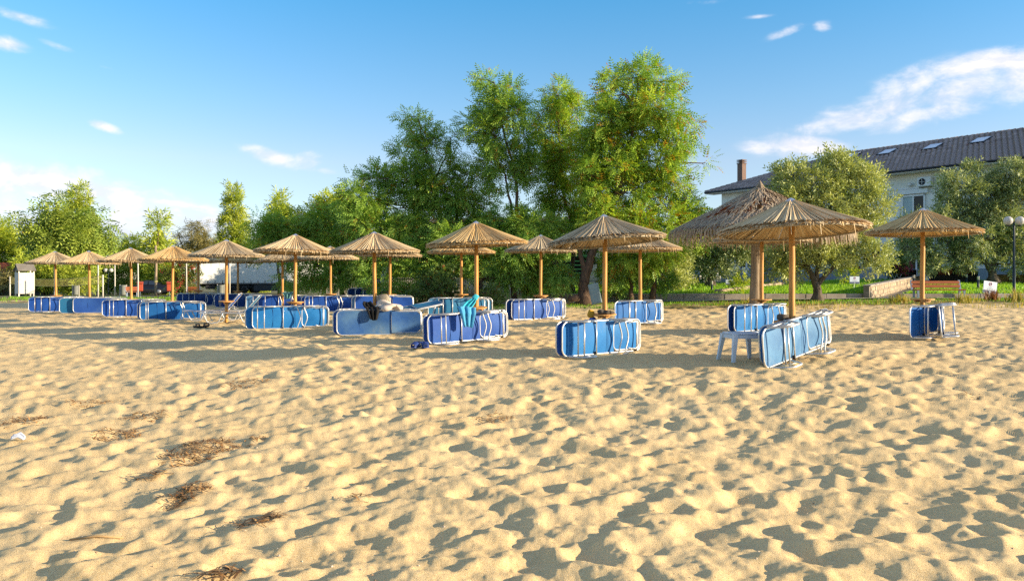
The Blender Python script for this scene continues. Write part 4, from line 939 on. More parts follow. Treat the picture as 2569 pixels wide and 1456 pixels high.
# ============================================================ thatched shelter
M_palm = pm('grey dry palm thatch', '#75675a', '#c0ad8e', 1.5, .85, island=.85, trans=.05)
M_raft = pm('brown rafters', '#7a4a2e', '#5a3622', 3, .8)
M_post = pm('grey weathered trunk', '#a08e76', '#7d6c56', 3, .85, bump=.8, bscale=14, stretch=(6, 6, .6))
def shelter():
    D = 27.0; x = PX(1906, D); b = Vector((x, D, GZ(x, D))); t = thing('thatched_shelter', 'big ragged palm-thatched sunshade on a thick grey post', 'shelter', b)
    MB().tube([(-.16, 0, -.3), (-.17, 0, .5), (-.13, .02, 1.2), (-.15, 0, 1.9), (-.06, 0, 2.9), (0, 0, 3.9)], [.21, .185, .165, .155, .13, .1], 12).build('post', M_post, t)
    R0, zr, za = 3.0, 2.48, 4.02
    for i in range(12):
        a = i*math.pi/6; MB().tube([(0, 0, za-.06), (R0*.97*math.cos(a), R0*.97*math.sin(a), zr-.02)], .035, 6).build('rafter', M_raft, t)
    for k in range(1, 9):
        f = k/8.4; MB().tube([(R0*f*math.cos(a), R0*f*math.sin(a), za+(zr-za)*f + .03) for a in np.linspace(0, 6.2832, 36, endpoint=False)], .016, 5, True).build('batten', M_raft, t)
    m = MB(); rd = random.Random(11)
    gap = [(rd.uniform(2.6, 5.2), rd.uniform(.25, .72), rd.uniform(.05, .12)) for _ in range(16)]
    for i in range(4300):
        f0 = rd.random()**.62*.93; a = rd.uniform(0, 6.2832)
        if any(abs((a-g[0]))*f0 < g[2]*1.3 and abs(f0-g[1]) < g[2]*.7 for g in gap): continue
        L = rd.uniform(.4, .95); f1 = f0 + L/3.2; a1 = a + rd.gauss(0, .16)/(.4+f0*2); w = rd.uniform(.008, .018)
        pts = []
        for q in (0, .5, 1):
            f = f0 + (f1-f0)*q; aa = a + (a1-a)*q; r = R0*min(f, 1.0) + (.12*(f-1) if f > 1 else 0); z = za + (zr-za)*min(f, 1) + .06 + rd.uniform(-.02, .05) - (max(0, f-1)*2.4)
            pts.append((r, aa, z))
        vs = []
        for r, aa, z in pts: c, s_ = math.cos(aa), math.sin(aa); vs += [(c*r - s_*w, s_*r + c*w, z), (c*r + s_*w, s_*r - c*w, z + .006)]
        m.add(vs, [(0, 1, 3, 2), (2, 3, 5, 4)])
    for i in range(700):
        a = rd.uniform(0, 6.2832); r = R0*rd.uniform(.93, 1.02); l = rd.uniform(.12, .5); w = .012; c, s_ = math.cos(a), math.sin(a)
        m.add([(c*r - s_*w, s_*r + c*w, zr+.05), (c*r + s_*w, s_*r - c*w, zr+.05), (c*(r+.05) + s_*w*.5, s_*(r+.05) - c*w*.5, zr-l), (c*(r+.05) - s_*w*.5, s_*(r+.05) + c*w*.5, zr-l)], [(0, 1, 2, 3)])
    m.build('thatch', M_palm, t)
    m = MB()
    for i in range(60):
        a = rd.uniform(0, 6.28); m.tube([(0, 0, za+.25), (.16*math.cos(a), .16*math.sin(a), za-.02)], .012, 4)
    m.build('thatch_tip', M_palm, t)
shelter()
# ============================================================ small helpers
def blob(c, d, n=.18, seed=0, nu=18, nv=12, flat=None):
    rd = np.random.default_rng(seed); K = rd.normal(0, 2.6, (5, 3)); ph = rd.random(5)*6.28; m = MB()
    def fn(u, v):
        th = u*2*math.pi; p = math.pi*v; q = np.array([math.sin(p)*math.cos(th), math.sin(p)*math.sin(th), math.cos(p)])
        k = 1 + n*float(np.sum(np.sin(K@q + ph)))/2.2; q = q*k
        if flat is not None and q[2] < flat: q[2] = flat
        return (c[0]+q[0]*d[0]/2, c[1]+q[1]*d[1]/2, c[2]+q[2]*d[2]/2)
    m.grid(fn, nu, nv); return m
def cloth(path, widths, fold, nf, seed=0, nu=26, nv=20, side=Vector((1, 0, 0)), nrm=Vector((0, -1, 0))):
    """a strip of cloth along a path with running folds"""
    path = [Vector(p) for p in path]; m = MB(); rd = random.Random(seed); ph = rd.uniform(0, 6)
    def fn(u, v):
        f = v*(len(path)-1); i = min(int(f), len(path)-2); f -= i; p = path[i].lerp(path[i+1], f*f*(3-2*f)*.5 + f*.5); w = widths[i]+(widths[i+1]-widths[i])*f
        x = (u-.5); return tuple(p + side*(x*w) + nrm*(fold*math.sin(x*nf*6.28 + ph + 1.5*v) + fold*.4*math.sin(x*nf*13 + 3*v)) + Vector((0, 0, -.04*abs(x)*math.sin(6*x + ph))))
    m.grid(fn, nu, nv); return m
def solid(o, th=.008):
    md = o.modifiers.new('thickness', 'SOLIDIFY'); md.thickness = th; return o
M_teal = pm('turquoise towel', '#1fa6b4', '#49b4cc', 6, .9, bump=.4, bscale=120); M_sky2 = pm('pale blue towel', '#5db2d6', '#4a9fca', 6, .9, bump=.4, bscale=120)
M_black = pm('black cloth', '#141414', '#1e1d1c', 6, .9); M_cream = pm('cream towel', '#d8cabb', '#c9b8a6', 6, .9, bump=.4, bscale=60)
M_whitep = pm('white moulded plastic', '#c9d2d8', '#bcc6ce', 4, .4); M_green_cl = pm('grey green cloth', '#5d8a86', '#4c7a78', 5, .9)
# turquoise towel on the towel umbrella
b = UMBS['U8']
t = thing('towel', 'turquoise towel draped from pole over table edge and lounger', 'towel', b)
solid(cloth([(-.02, -.09, .80), (-.10, -.13, .72), (-.17, -.2, .63), (-.24, -.24, .55)], [.07, .18, .2, .24], .022, 2.2, 1).build('upper_fold', M_teal, t), .012)
solid(cloth([(-.22, -.25, .57), (-.2, -.62, .635), (-.15, -.93, .64), (-.12, -1.0, .52), (-.11, -1.01, .26)], [.30, .34, .36, .3, .16], .025, 2.6, 2).build('hanging_end', M_sky2, t), .012)
blob((-.02, -.1, .82), (.13, .1, .12), .3, 4).build('knot', M_teal, t)
# things on and beside the clothing umbrella
b = UMBS['U7']
solid(tag(cloth([(b.x-.16, b.y-.1, b.z+.74), (b.x-.12, b.y-.3, b.z+.70), (b.x-.02, b.y-.42, b.z+.60), (b.x+.06, b.y-.78, b.z+.64), (b.x+.12, b.y-.90, b.z+.56), (b.x+.14, b.y-.92, b.z+.36)], [.16, .22, .28, .28, .26, .12], .035, 2.4, 3).build('black_garment', M_black), 'black garment hanging off the umbrella table', 'clothing'), .015)
zm, nt, bs, _ = mat_base('zebra print'); wv = nt.nodes.new('ShaderNodeTexWave'); wv.inputs['Scale'].default_value = 14; wv.inputs['Distortion'].default_value = 6; wv.inputs['Detail'].default_value = 1
tcn = nt.nodes.new('ShaderNodeTexCoord'); nt.links.new(tcn.outputs['Object'], wv.inputs[0])
nt.links.new(mixrgb(nt, rng_node(nt, wv.outputs[1], .45, .55), lin('#1a1815'), lin('#c9bda4')), bs.inputs['Base Color']); bs.inputs['Roughness'].default_value = .8
z_ = thing('zebra_bag', 'zebra striped beach bag standing on the umbrella table', 'bag', b + Vector((.24, -.05, .62)))
blob((0, 0, .14), (.36, .22, .32), .12, 6, flat=-.8).build('bag_body', zm, z_); MB().tube([(-.1, -.02, .26), (-.06, -.02, .36), (.06, -.02, .36), (.1, -.02, .26)], .012, 6).build('handle', M_black, z_)
tw = thing('cream_towel', 'crumpled cream towel heaped on the worn lounger', 'towel', b + Vector((.45, -.70, .62)))
blob((0, 0, .04), (.44, .24, .19), .42, 8, 36, 24).build('towel_heap', M_cream, tw); blob((.22, .02, .02), (.2, .18, .11), .4, 12).build('towel_end', M_cream, tw)
# an overturned lounger panel behind the clothes
p = P(1012, 770, 18.9); lounger('pale lounger lying tilted behind the cream towel', 'open loungers', (p.x, p.y, p.z - .06), (R(8), R(-10), R(25)), 'teal')
# striped bag and stones on the stones umbrella
b = UMBS['U9']
sb = thing('striped_bag', 'small yellow and blue bag hanging over the table edge', 'bag', b + Vector((-.22, -.02, .62)))
M_yel = pm('yellow fabric', '#c99a2a', '#b5872a', 5, .8); M_blu = pm('bright blue fabric', '#1f4fae', '#2f62c0', 5, .8); M_whf = pm('white fabric', '#cfd3d8', '#c2c6cc', 5, .8)
for nm, c, d, mt in (('yellow_panel', (-.03, 0, .0), (.13, .16, .17), M_yel), ('blue_panel', (.0, 0, -.11), (.12, .16, .12), M_blu), ('white_panel', (.07, 0, -.14), (.12, .15, .09), M_whf)):
    blob(c, d, .15, hash(nm) % 50 if False else len(nm)).build(nm, mt, sb)
M_rock = pm('dark grey stone', '#5c554c', '#3f3a34', 9, .85, bump=.5, bscale=30)
for i, (dx, dy, sz) in enumerate(((-.08, -.12, .11), (.01, -.15, .09), (.09, -.1, .08), (.14, 0, .06))):
    tag(blob((b.x+dx, b.y+dy, b.z+.62+sz*.35), (sz*1.3, sz, sz*.9), .15, 20+i, 12, 8).build('stone', M_rock), ['largest of the dark stones heaped on the umbrella table', 'second of the dark stones on the umbrella table', 'third smaller stone on the umbrella table, right of the heap', 'smallest dark stone at the right of the umbrella table'][i], 'stone', 'stones on the tables')
b = UMBS['U10']
for i, (dx, dy, sz, lab) in enumerate(((-.16, -.02, .13, 'grey stone on the left side of the nearest umbrella table'), (.15, -.02, .10, 'grey stone on the right side of the nearest umbrella table'))):
    tag(blob((b.x+dx, b.y+dy, b.z+.645+sz*.3), (sz*1.3, sz*1.2, sz*.9), .15, 30+i, 14, 10, flat=-.7).build('stone', M_rock), lab, 'stone', 'stones on the tables')
b = UMBS['B7']
solid(tag(cloth([(b.x+.3, b.y-.25, b.z+.70), (b.x+.33, b.y-.5, b.z+.66), (b.x+.36, b.y-.62, b.z+.45)], [.3, .42, .12], .03, 2, 7).build('hanging_cloth', M_green_cl), 'grey green cloth thrown over a lounger behind the azure one', 'cloth'), .01)
# white towel on the open lounger: follows the backrest
p = onground(545, 24.2); c8, s8 = math.cos(R(8)), math.sin(R(8))
def ol(lx, ly, lz): return (p.x + lx*c8 - ly*s8, p.y + lx*s8 + ly*c8, p.z + LH + .02 + lz)
hb = lambda d: (.27 + d*math.cos(R(50)), d*math.sin(R(50)) + .03)
solid(tag(cloth([ol(hb(.62)[0]-.01, 0, hb(.62)[1]+.02), ol(hb(.3)[0]-.02, 0, hb(.3)[1]+.015), ol(hb(.06)[0]-.03, 0, hb(.06)[1]+.02), ol(.1, 0, .03)], [.42, .46, .46, .4], .006, 1.5, 9, side=Vector((-s8, c8, 0)), nrm=Vector((0, 0, 1))).build('white_towel', pm('white towel', '#cfcdd6', '#c2c0cc', 5, .9)), 'white towel spread over the raised lounger backrest', 'towel'), .012)
# ---- stool
def stool(loc, label, rot=0, rx=0):
    t = thing('plastic_stool', label, 'stool', loc, rot); t.rotation_euler = (rx, 0, rot)
    MB().bbox((0, 0, .405), (.46, .40, .035), .02).build('seat', M_whitep, t)
    MB().box((0, -.185, .365), (.42, .02, .055)).box((0, .185, .365), (.42, .02, .055)).box((-.215, 0, .365), (.02, .36, .055)).box((.215, 0, .365), (.02, .36, .055)).build('apron', M_whitep, t)
    for sx in (-1, 1):
        for sy in (-1, 1):
            a = Vector((sx*.205, sy*.175, .40)); c = Vector((sx*.265, sy*.225, 0)); m = MB()
            for (q0, q1, w) in ((a, c, 1),):
                A = [(q0.x+dx*.036, q0.y+dy*.03, q0.z) for dx, dy in ((-1,-1),(1,-1),(1,1),(-1,1))]; B = [(q1.x+dx*.022, q1.y+dy*.02, q1.z) for dx, dy in ((-1,-1),(1,-1),(1,1),(-1,1))]
                m.add(A+B, [(0,1,2,3), (7,6,5,4)] + [(i, i+4, (i+1)%4+4, (i+1)%4) for i in range(4)])
            m.build('leg', M_whitep, t)
    return t
q = P(1860, 905, 12.0); stool((q.x, q.y, ZS(q.x, q.y) - .01), 'white plastic stool beside the tilted faded lounger', R(14))
# ---- blue clogs and black sandals
M_clog = pm('navy rubber', '#27407e', '#1d3268', 8, .55)
def clog(loc, rot, label):
    t = thing('clog', label, 'shoe', loc, rot, 'pair of blue clogs')
    MB().prism([(-.045, -.13), (.045, -.13), (.055, .0), (.06, .08), (.03, .14), (-.03, .14), (-.06, .08), (-.05, 0)], 0, .03, 'z').build('sole', M_clog, t)
    def up(u, v):
        a = math.pi*u; w = .056*(1 - .45*v**2.2); y = .01 + .125*v; return (w*math.cos(a), y, .03 + (.062 - .035*v)*math.sin(a)**.7)
    solid(MB().grid(up, 12, 8).build('upper', M_clog, t), .006)
    MB().tube([(-.05, .0, .05), (-.052, -.09, .075), (0, -.14, .08), (.052, -.09, .075), (.05, 0, .05)], .011, 6).build('heel_strap', M_clog, t)
    return t
for xv, rt, lab in ((1043, 2.9, 'left blue clog standing on the sand'), (1066, 3.3, 'right blue clog standing on the sand beside the violet lounger')):
    q = P(xv, 866, 14.9); k = clog((q.x, q.y, ZS(q.x, q.y) + .01), rt, lab); k.scale = (1.15,)*3
M_sandal = pm('black foam', '#17171a', '#202024', 8, .7)
for xv, yv, rt, lab in ((499, 829, 1.2, 'black sandal lying flat under the open lounger'), (518, 829, .2, 'black sandal tipped beside the other under the open lounger')):
    q = onground(xv, 21.4); t = thing('sandal', lab, 'shoe', (q.x, q.y, ZS(q.x, q.y) + .012), R(70) if rt > 1 else R(20), 'pair of black sandals'); t.scale = (1.2,)*3
    MB().prism([(-.045, -.13), (.045, -.13), (.055, .0), (.06, .08), (.03, .14), (-.03, .14), (-.06, .08), (-.05, 0)], 0, .035, 'z').build('sole', M_sandal, t); MB().tube([(-.055, .02, .02), (-.04, .04, .07), (.04, .04, .07), (.055, .02, .02)], .02, 6).build('strap', M_sandal, t)
# ============================================================ signs, bench, lamps on the kerb side
M_sign = pm('white sign board', '#c4cfda', '#bac6d2', 3, .5); M_navy = pm('navy print', '#2c3f63', '#26385a', 3, .6); M_red = pm('red print', '#b03038', '#a02a32', 3, .6); M_ink = pm('grey print', '#7d8794', '#727c8a', 3, .7)
M_steel = pm('grey painted steel', '#8b99a8', '#7b8998', 4, .45, metal=.3)
def sign(xv, ytop, ybot, yfoot, w_px, D, label, tilt=0, yaw=0):
    s = F/D; w = w_px/s; h = (ybot-ytop)/s; zf = HC - (yfoot-HZ)/s; zc = HC - ((ytop+ybot)/2-HZ)/s
    t = thing('lawn_sign', label, 'sign', (PX(xv, D), D, zf), R(yaw), 'small signs on the grass'); t.rotation_euler = (0, R(tilt), R(yaw)); z = zc - zf
    MB().tube([(0, .03, -.2), (0, .03, z)], .014, 6).build('post', M_white, t)
    bd = MB().box((0, 0, z), (w, .02, h)).build('board', M_sign, t)
    MB().box((0, -.013, z-h*.36), (w*.95, .006, h*.22)).build('band', M_navy, bd)
    MB().tube([(math.cos(a)*h*.13, -.014, z+h*.28+math.sin(a)*h*.13) for a in np.linspace(0, 6.283, 18, endpoint=False)], h*.022, 5, True).build('emblem_ring', M_red, bd)
    MB().box((0, -.0135, z+h*.28), (h*.15, .005, h*.05), (0, R(-40), 0)).box((h*.02, -.0138, z+h*.25), (h*.1, .005, h*.035)).build('emblem_mark', M_navy, bd)
    for k, (zz, ww) in enumerate(((.06, .5), (-.02, .22), (-.1, .52), (-.17, .4))): MB().box((0, -.0125, z+h*zz), (w*ww, .005, h*.022)).build('text_line', M_ink, bd)
    MB().box((0, -.0175, z-h*.36), (w*.14, .004, h*.07)).build('logo_mark', M_sign, bd)
sign(2478, 705, 735, 765, 39, 30.6, 'white sign with red ring leaning beside dry weeds at right', 7, 12)
sign(2143, 693, 711, 727, 26, 37, 'white sign with navy band standing on the sunlit lawn', 0, 8)
sign(1831, 701, 714, 728, 22, 38, 'white sign half hidden by weeds near the thick grey post', 0, 0)
sign(1431, 703, 718, 732, 15, 38, 'small grey white sign before the green shed', 0, 0)
M_slat = pm('orange brown bench wood', '#a25a2a', '#874820', 3, .55, stretch=(1, 8, 8))
def bench(loc, rot, label, w=1.98):
    t = thing('bench', label, 'bench', loc, rot)
    for y, z in ((-.21, .38), (-.07, .385), (.07, .385)): MB().bbox((0, y, z), (w-.04, .12, .035), .006).build('seat_slat', M_slat, t)
    for y, z in ((.21, .52), (.255, .67)): MB().bbox((0, y, z), (w-.06, .03, .125), .006, (R(-16), 0, 0)).build('back_slat', M_slat, t)
    for sx in (-1, 1):
        x = sx*(w/2-.09)
        MB().prism([(x-.035, .0), (x+.035, .0), (x+.035, .36), (x-.035, .36)], -.26, -.2).build('front_leg', M_steel, t)
        MB().prism([(x-.035, .0), (x+.035, .0), (x+.035, .36), (x-.035, .36)], .1, .16).build('rear_leg', M_steel, t)
        MB().box((x+sx*.05, .235, .56), (.07, .05, .42), (R(-16), 0, 0)).build('back_support', M_steel, t)
        MB().box((x, -.05, .352), (.06, .42, .02)).build('seat_bearer', M_steel, t)
q = P(2353, 750, 32.1); bench((q.x, q.y, q.z), R(-2), 'orange brown slatted bench on the paving behind the rightmost umbrella')
M_lampp = pm('dark green lamp post', '#1d2a30', '#26353b', 4, .45); M_globe = pm('white lamp globe', '#d6d3cc', '#cac7c0', 3, .35, trans=.3)
def lamp(xv, yfoot, ytop, D, label, arm, rg):
    s = F/D; q = P(xv, yfoot, D); t = thing('street_lamp', label, 'lamp', q, 0, 'double globe lamps'); h = (yfoot-ytop)/s
    MB().lathe([(.11, -.1), (.11, .0), (.07, .1), (.055, .16), (.055, h*.4), (.04, h*.4), (.034, h), (.02, h+.04)], 12).build('post', M_lampp, t)
    MB().tube([(-arm, 0, h-.12), (-arm*.5, 0, h-.16), (0, 0, h-.12), (arm*.5, 0, h-.16), (arm, 0, h-.12)], .018, 6).build('arm', M_lampp, t)
    for sx in (-1, 1):
        MB().lathe([(.02, -.16), (.06, -.12), (.06, -.1)], 10, (sx*arm, 0, h)).build('collar', M_lampp, t)
        MB().lathe([(rg*math.sin(a)+.001, -rg*math.cos(a)) for a in np.linspace(.0, math.pi, 12)], 20, (sx*arm, 0, h-.1+rg)).build('globe', M_globe, t)
lamp(2543, 750, 558, 32.3, 'tall dark lamp with two white globes beside the large olive', .235, .175)
lamp(272, 739, 680, 80, 'distant double globe lamp right of the volleyball net', .27, .2)
lamp(452, 738, 690, 84, 'distant double globe lamp before the red oleander', .27, .2)
for xv, y0_, y1_, D, lab in ((2453, 693, 725, 36, 'dark bollard light beside the leaning sign'), (2292, 690, 713, 40, 'dark bollard light near the pink flowers'), (2424, 688, 712, 41, 'dark bollard light in front of the wicker sofa'), (1785, 705, 729, 36, 'dark bollard light on the lawn under the shaded olive')):
    q = P(xv, y1_, D); h = (y1_-y0_)/F*D; t = thing('bollard_light', lab, 'light', q, 0, 'bollard lights on the lawn')
    MB().lathe([(.05, -.2), (.05, h-.14)], 12).build('post', M_lampp, t); MB().lathe([(.046, h-.14), (.046, h-.02), (.05, h-.02), (.05, h)], 12).build('head', M_white, t)
# leaning panel, log, green container and shed, picket fence
M_panel = pm('weathered grey green panel', '#8fa09c', '#77888a', 2, .7, dirt='#bcc6c2')
q = P(1497, 759, 30.2); t = thing('leaning_door', 'weathered grey panel leaning against the gnarled trunk', 'door', q, R(-20)); t.rotation_euler = (R(-12), R(-14), R(-14))
MB().bbox((0, 0, .36), (.40, .05, .80), .02).build('panel_board', M_panel, t); MB().box((.0, -.03, .36), (.3, .012, .7)).build('panel_inset', M_panel, t)
q = P(1436, 756, 30.4); t = tag(MB().tube([(q.x-.12, q.y-.1, q.z+.1), (q.x+.2, q.y+.15, q.z+.14)], [.12, .13], 12).build('log', M_bark), 'short sawn log lying left of the gnarled trunk', 'log')
M_grn = pm('green plastic container', '#1d7a48', '#17683c', 3, .5); M_grn2 = pm('dark green painted boards', '#1c5a3a', '#154a2f', 3, .6)
q = P(1385, 736, 39); t = thing('waste_container', 'bright green container under the trees left of the shed', 'container', q)
MB().bbox((0, 0, .33), (.72, .6, .62), .05).build('body', M_grn, t); MB().bbox((0, -.01, .68), (.78, .66, .08), .03).build('lid', M_grn, t)
q = P(1428, 734, 40); t = thing('green_shed', 'dark open shed of green boards behind the gnarled trunk', 'shed', q)
for i in range(6): MB().box((0, 0, .78 + i*.2), (1.7, .05, .05)).build('slat', M_grn2, t)
for i in range(16): MB().box((-.8 + i*.105, -.02, .34), (.045, .03, .62)).build('picket', M_grn2, t)
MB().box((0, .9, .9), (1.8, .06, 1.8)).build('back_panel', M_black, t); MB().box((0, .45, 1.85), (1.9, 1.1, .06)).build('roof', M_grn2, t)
M_pick = pm('white picket', '#b5b0a4', '#9f998c', 4, .8)
f_ = thing('picket_fence', 'white picket fence behind the trunks of the locust group', 'fence', (PX(1180, 42), 42, GZ(PX(1180, 42), 42)))
m = MB()
for i in range(150):
    x = -7.5 + i*.1; m.box((x, 0, .5), (.055, .02, .95 + .03*math.sin(i*2.1)))
o = m.build('pickets', M_pick, f_); o['kind'] = 'stuff'
for z in (.25, .8): MB().box((0, .03, z), (15, .03, .06)).build('rail', M_pick, f_)
# ============================================================ hotel terrace furniture
M_chair = pm('pale aluminium chair', '#b9c2c8', '#a9b2b9', 4, .5); M_wick = pm('dark brown wicker', '#2b2623', '#1e1a18', 18, .8, bump=.5, bscale=80); M_cush = pm('salmon cushion', '#a5684a', '#8f583e', 5, .9)
def chair(q, rot, lab):
    t = thing('terrace_chair', lab, 'chair', q, rot, 'pale terrace chairs')
    for sx in (-.24, .24):
        MB().tube([(sx, -.24, 0), (sx, -.22, .62), (sx, .2, .62)], .016, 6).build('front_leg', M_chair, t); MB().tube([(sx, .28, 0), (sx, .2, .45), (sx, .27, .92)], .016, 6).build('rear_leg', M_chair, t)
    MB().box((0, 0, .44), (.46, .44, .025)).build('seat', M_chair, t); MB().box((0, .24, .72), (.46, .02, .36), (R(-10), 0, 0)).build('backrest', M_chair, t)
for i, (xv, D, rt, lab) in enumerate(((1722, 44, .3, 'leftmost pale chair on the hotel terrace'), (1740, 44.5, -.6, 'second pale chair from the left on the terrace'), (1803, 44, .9, 'pale chair right of the shaded olive trunk'), (1815, 45, -.4, 'pale chair second right of the shaded olive trunk'), (1828, 44.4, 2.4, 'pale chair behind the half hidden sign'), (1878, 44, .5, 'pale chair just left of the thick grey post'), (1921, 44, 1.6, 'pale chair just right of the thick grey post'), (1950, 44.6, -1.2, 'pale chair right of the terrace table'), (2003, 45, 1.3, 'pale chair left of the forked olive'), (2026, 45.4, -.9, 'pale chair directly behind the forked olive trunk'))):
    x = PX(xv, D); chair((x, D, float(lawn_z(x, D))), rt, lab)
for xv, D, lab in ((1937, 44.2, 'dark metal table among the pale chairs right of the post'), (1845, 44.8, 'dark metal table among the pale chairs left of the post')):
    x = PX(xv, D); t = thing('terrace_table', lab, 'table', (x, D, float(lawn_z(x, D))), 0, 'terrace tables')
    MB().box((0, 0, .73), (.8, .8, .03)).build('table_top', M_dark, t)
    for a in (-1, 1): MB().tube([(a*.32, -.32, 0), (-a*.1, 0, .4), (a*.3, .3, .72)], .018, 6).build('leg', M_dark, t)
def sofa(q, rot, lab, w, n):
    t = thing('wicker_sofa', lab, 'sofa', q, rot, 'wicker seats on the terrace')
    MB().bbox((0, 0, .2), (w, .75, .38), .04).build('base', M_wick, t); MB().bbox((0, .34, .5), (w, .12, .7), .04).build('backrest', M_wick, t)
    for sx in (-1, 1): MB().bbox((sx*(w/2-.06), 0, .42), (.12, .75, .4), .03).build('armrest', M_wick, t)
    for i in range(n): blob(((i-(n-1)/2)*w/(n+.3), -.02 + .1*(i % 2), .58), (w/(n+.5), .22, .46), .08, 40+i).build('cushion', M_cush, t)
x = PX(2392, 42.5); sofa((x, 42.5, float(lawn_z(x, 42.5)) + .0), R(-12), 'dark wicker sofa with salmon cushions behind the bench', 2.1, 2)
x = PX(2262, 44); sofa((x, 44, float(lawn_z(x, 44)) - .05), R(15), 'dark wicker armchair with salmon cushion left of the pink flowers', 1.3, 1)
M_terra = pm('terracotta pot', '#a0502f', '#8a4226', 6, .8)
L_pot = leafmat('pot plant leaves', '#3c5a2a', '#86a83e', None, .3); L_pink = leafmat('bougainvillea', '#4a5a2a', '#6a7a34', '#b0286a', .3); ACC['bougainvillea'] = .55; ACC['white flower leaves'] = .3
L_wht = leafmat('white flower leaves', '#5a6a34', '#8a9a4a', '#d8d4c8', .3)
def potplant(xv, D, h, lab, mat=None, pot=True, wpx=14, y0off=0.0, tpl='shrub'):
    s = F/D; x = PX(xv, D); z = float(lawn_z(x, D)) + y0off; yb = HZ + (HC-z)*s
    t = tree('pot_plant' if pot else 'garden_plant', lab, (xv, yb), D, [([(xv, yb-(.25*s if pot else 0)), (xv, yb-h*s*.6)], .02, .012)], [(xv, yb-h*s*.62, wpx, h*s*.36), (xv+wpx*.3, yb-h*s*.8, wpx*.6, h*s*.2)], mat or L_pot, tpl, 200, .9, .2, bark=M_bark, droop=.1, up=.3, group='plants on the terrace', limb=False, cat='plant')
    if pot: MB().lathe([(.13, 0), (.19, .26), (.2, .3), (.17, .3)], 14).build('pot', M_terra, t)
potplant(2258, 43.5, 1.7, 'tall bushy green plant left of the glass door', pot=False, wpx=16)
potplant(2232, 43.2, 1.0, 'low green plant beside the folding trellis', pot=False, wpx=20)
potplant(2338, 43, 1.7, 'small potted tree right of the umbrella pole', wpx=22)
potplant(2278, 42.5, .85, 'bright pink flowering bush near the ramp top', L_pink, pot=False, wpx=12)
potplant(2217, 47.4, .75, 'terracotta pot with dark plant on the terrace step', wpx=9, y0off=.5)
potplant(2150, 47.6, .6, 'small red pot with plant behind the forked olive', wpx=7, y0off=.5)
potplant(2118, 41, .9, 'sunlit yellow green hedge plant behind the lawn sign', L_yel, pot=False, wpx=34)
potplant(1602 + 362, 40, 1.1, 'thin dark shrub on the lawn right of the thick post', L_drk, pot=False, wpx=13)
potplant(2545, 42.5, .55, 'white flowers in the wooden edged bed at the right', L_wht, pot=False, wpx=16, y0off=.1)
potplant(1850, 33.6, .9, 'tall wispy weed before the kerb left of the thick post', L_yel, pot=False, wpx=22, y0off=-.3)
potplant(1740, 33.0, .6, 'wispy weed against the kerb under the umbrella tip', L_yel, pot=False, wpx=12, y0off=-.35)
t = thing('folding_trellis', 'small folding wooden trellis in front of the terrace plants', 'trellis', P(2220, 715, 42.3))
for i in range(8):
    for sg in (-1, 1): MB().box((-.95 + i*.24, sg*.012, .32), (.022, .015, .66), (0, R(28*sg), 0)).build('lath', M_pick, t)
M_fedge = pm('log edging', '#8f7a50', '#75623e', 4, .85)
t = thing('log_edging', 'row of upright log edging at the right end of the lawn', 'edging', P(2530, 702, 42))
for i in range(22): MB().lathe([(.055, -.1), (.055, .28 + .02*math.sin(i*1.7)), (.03, .3)], 8, (-.9 + i*.112, 0, 0)).build('log_stake', M_fedge, t)
# ============================================================ left: cabin, net, poles, car, bins, trailer
M_cab = pm('white painted boards', '#d2ccbf', '#c5beaf', 4, .7, dirt='#a79c88'); M_slate = pm('grey roofing felt', '#7d786e', '#6a655c', 4, .9)
q = onground(62, 62); t = thing('changing_cabin', 'white wooden changing cabin with grey gable roof', 'cabin', q, R(45))
for x in (-.5, .5):
    for y in (-.45, .45): MB().box((x, y, 1.0), (.09, .09, 2.0)).build('post', M_cab, t)
for i in range(7): MB().box((-.455 + i*.152, -.5, 1.02), (.146, .03, 1.62)).build('plank', M_cab, t)
for i in range(6): MB().box((-.55, -.38 + i*.152, 1.02), (.03, .146, 1.62)).build('plank', M_cab, t)
MB().box((.55, 0, 1.02), (.03, .9, 1.62)).build('side_panel', M_cab, t)
r_ = MB().prism([(-.66, 2.02), (0, 2.52), (.66, 2.02), (.66, 1.97), (0, 2.46), (-.66, 1.97)], -.62, .62); r_.xf(Matrix.Rotation(R(90), 4, 'Z')); r_.build('roof', M_slate, t)
MB().add([(-.56, -.55, 2.0), (-.56, .55, 2.0), (-.56, 0, 2.42), (-.52, -.55, 2.0), (-.52, .55, 2.0), (-.52, 0, 2.42)], [(0, 1, 2), (5, 4, 3), (0, 2, 5, 3), (1, 4, 5, 2), (0, 3, 4, 1)]).build('gable', M_dark, t)
M_net = pm('pale yellow net cord', '#c2b878', '#aea468', 4, .9); M_wpost = pm('whitewashed pole', '#cfcabd', '#b9b3a4', 3, .7)
A, B = onground(25, 68), onground(258, 59)
t = thing('volleyball_net', 'sagging beach volleyball net between two pale posts', 'net', A)
for e in (A, B): v = e - A; MB().tube([v + Vector((0, 0, -.3)), v + Vector((0, 0, 1.62))], .055, 8).build('post', M_wpost, t)
v = B - A; m = MB()
def npt(u, k): sag = -.22*math.sin(math.pi*u); return v*u + Vector((0, 0, 1.55 + sag - k*(.55)))
for k in range(7): m.tube([npt(u, k/6) for u in np.linspace(0, 1, 14)], .02 if k in (0, 6) else .008, 4)
for i in range(76): m.tube([npt(i/75, 0), npt(i/75, 1)], .007, 3, cap=False)
o = m.build('netting', M_net, t); o['kind'] = 'stuff'
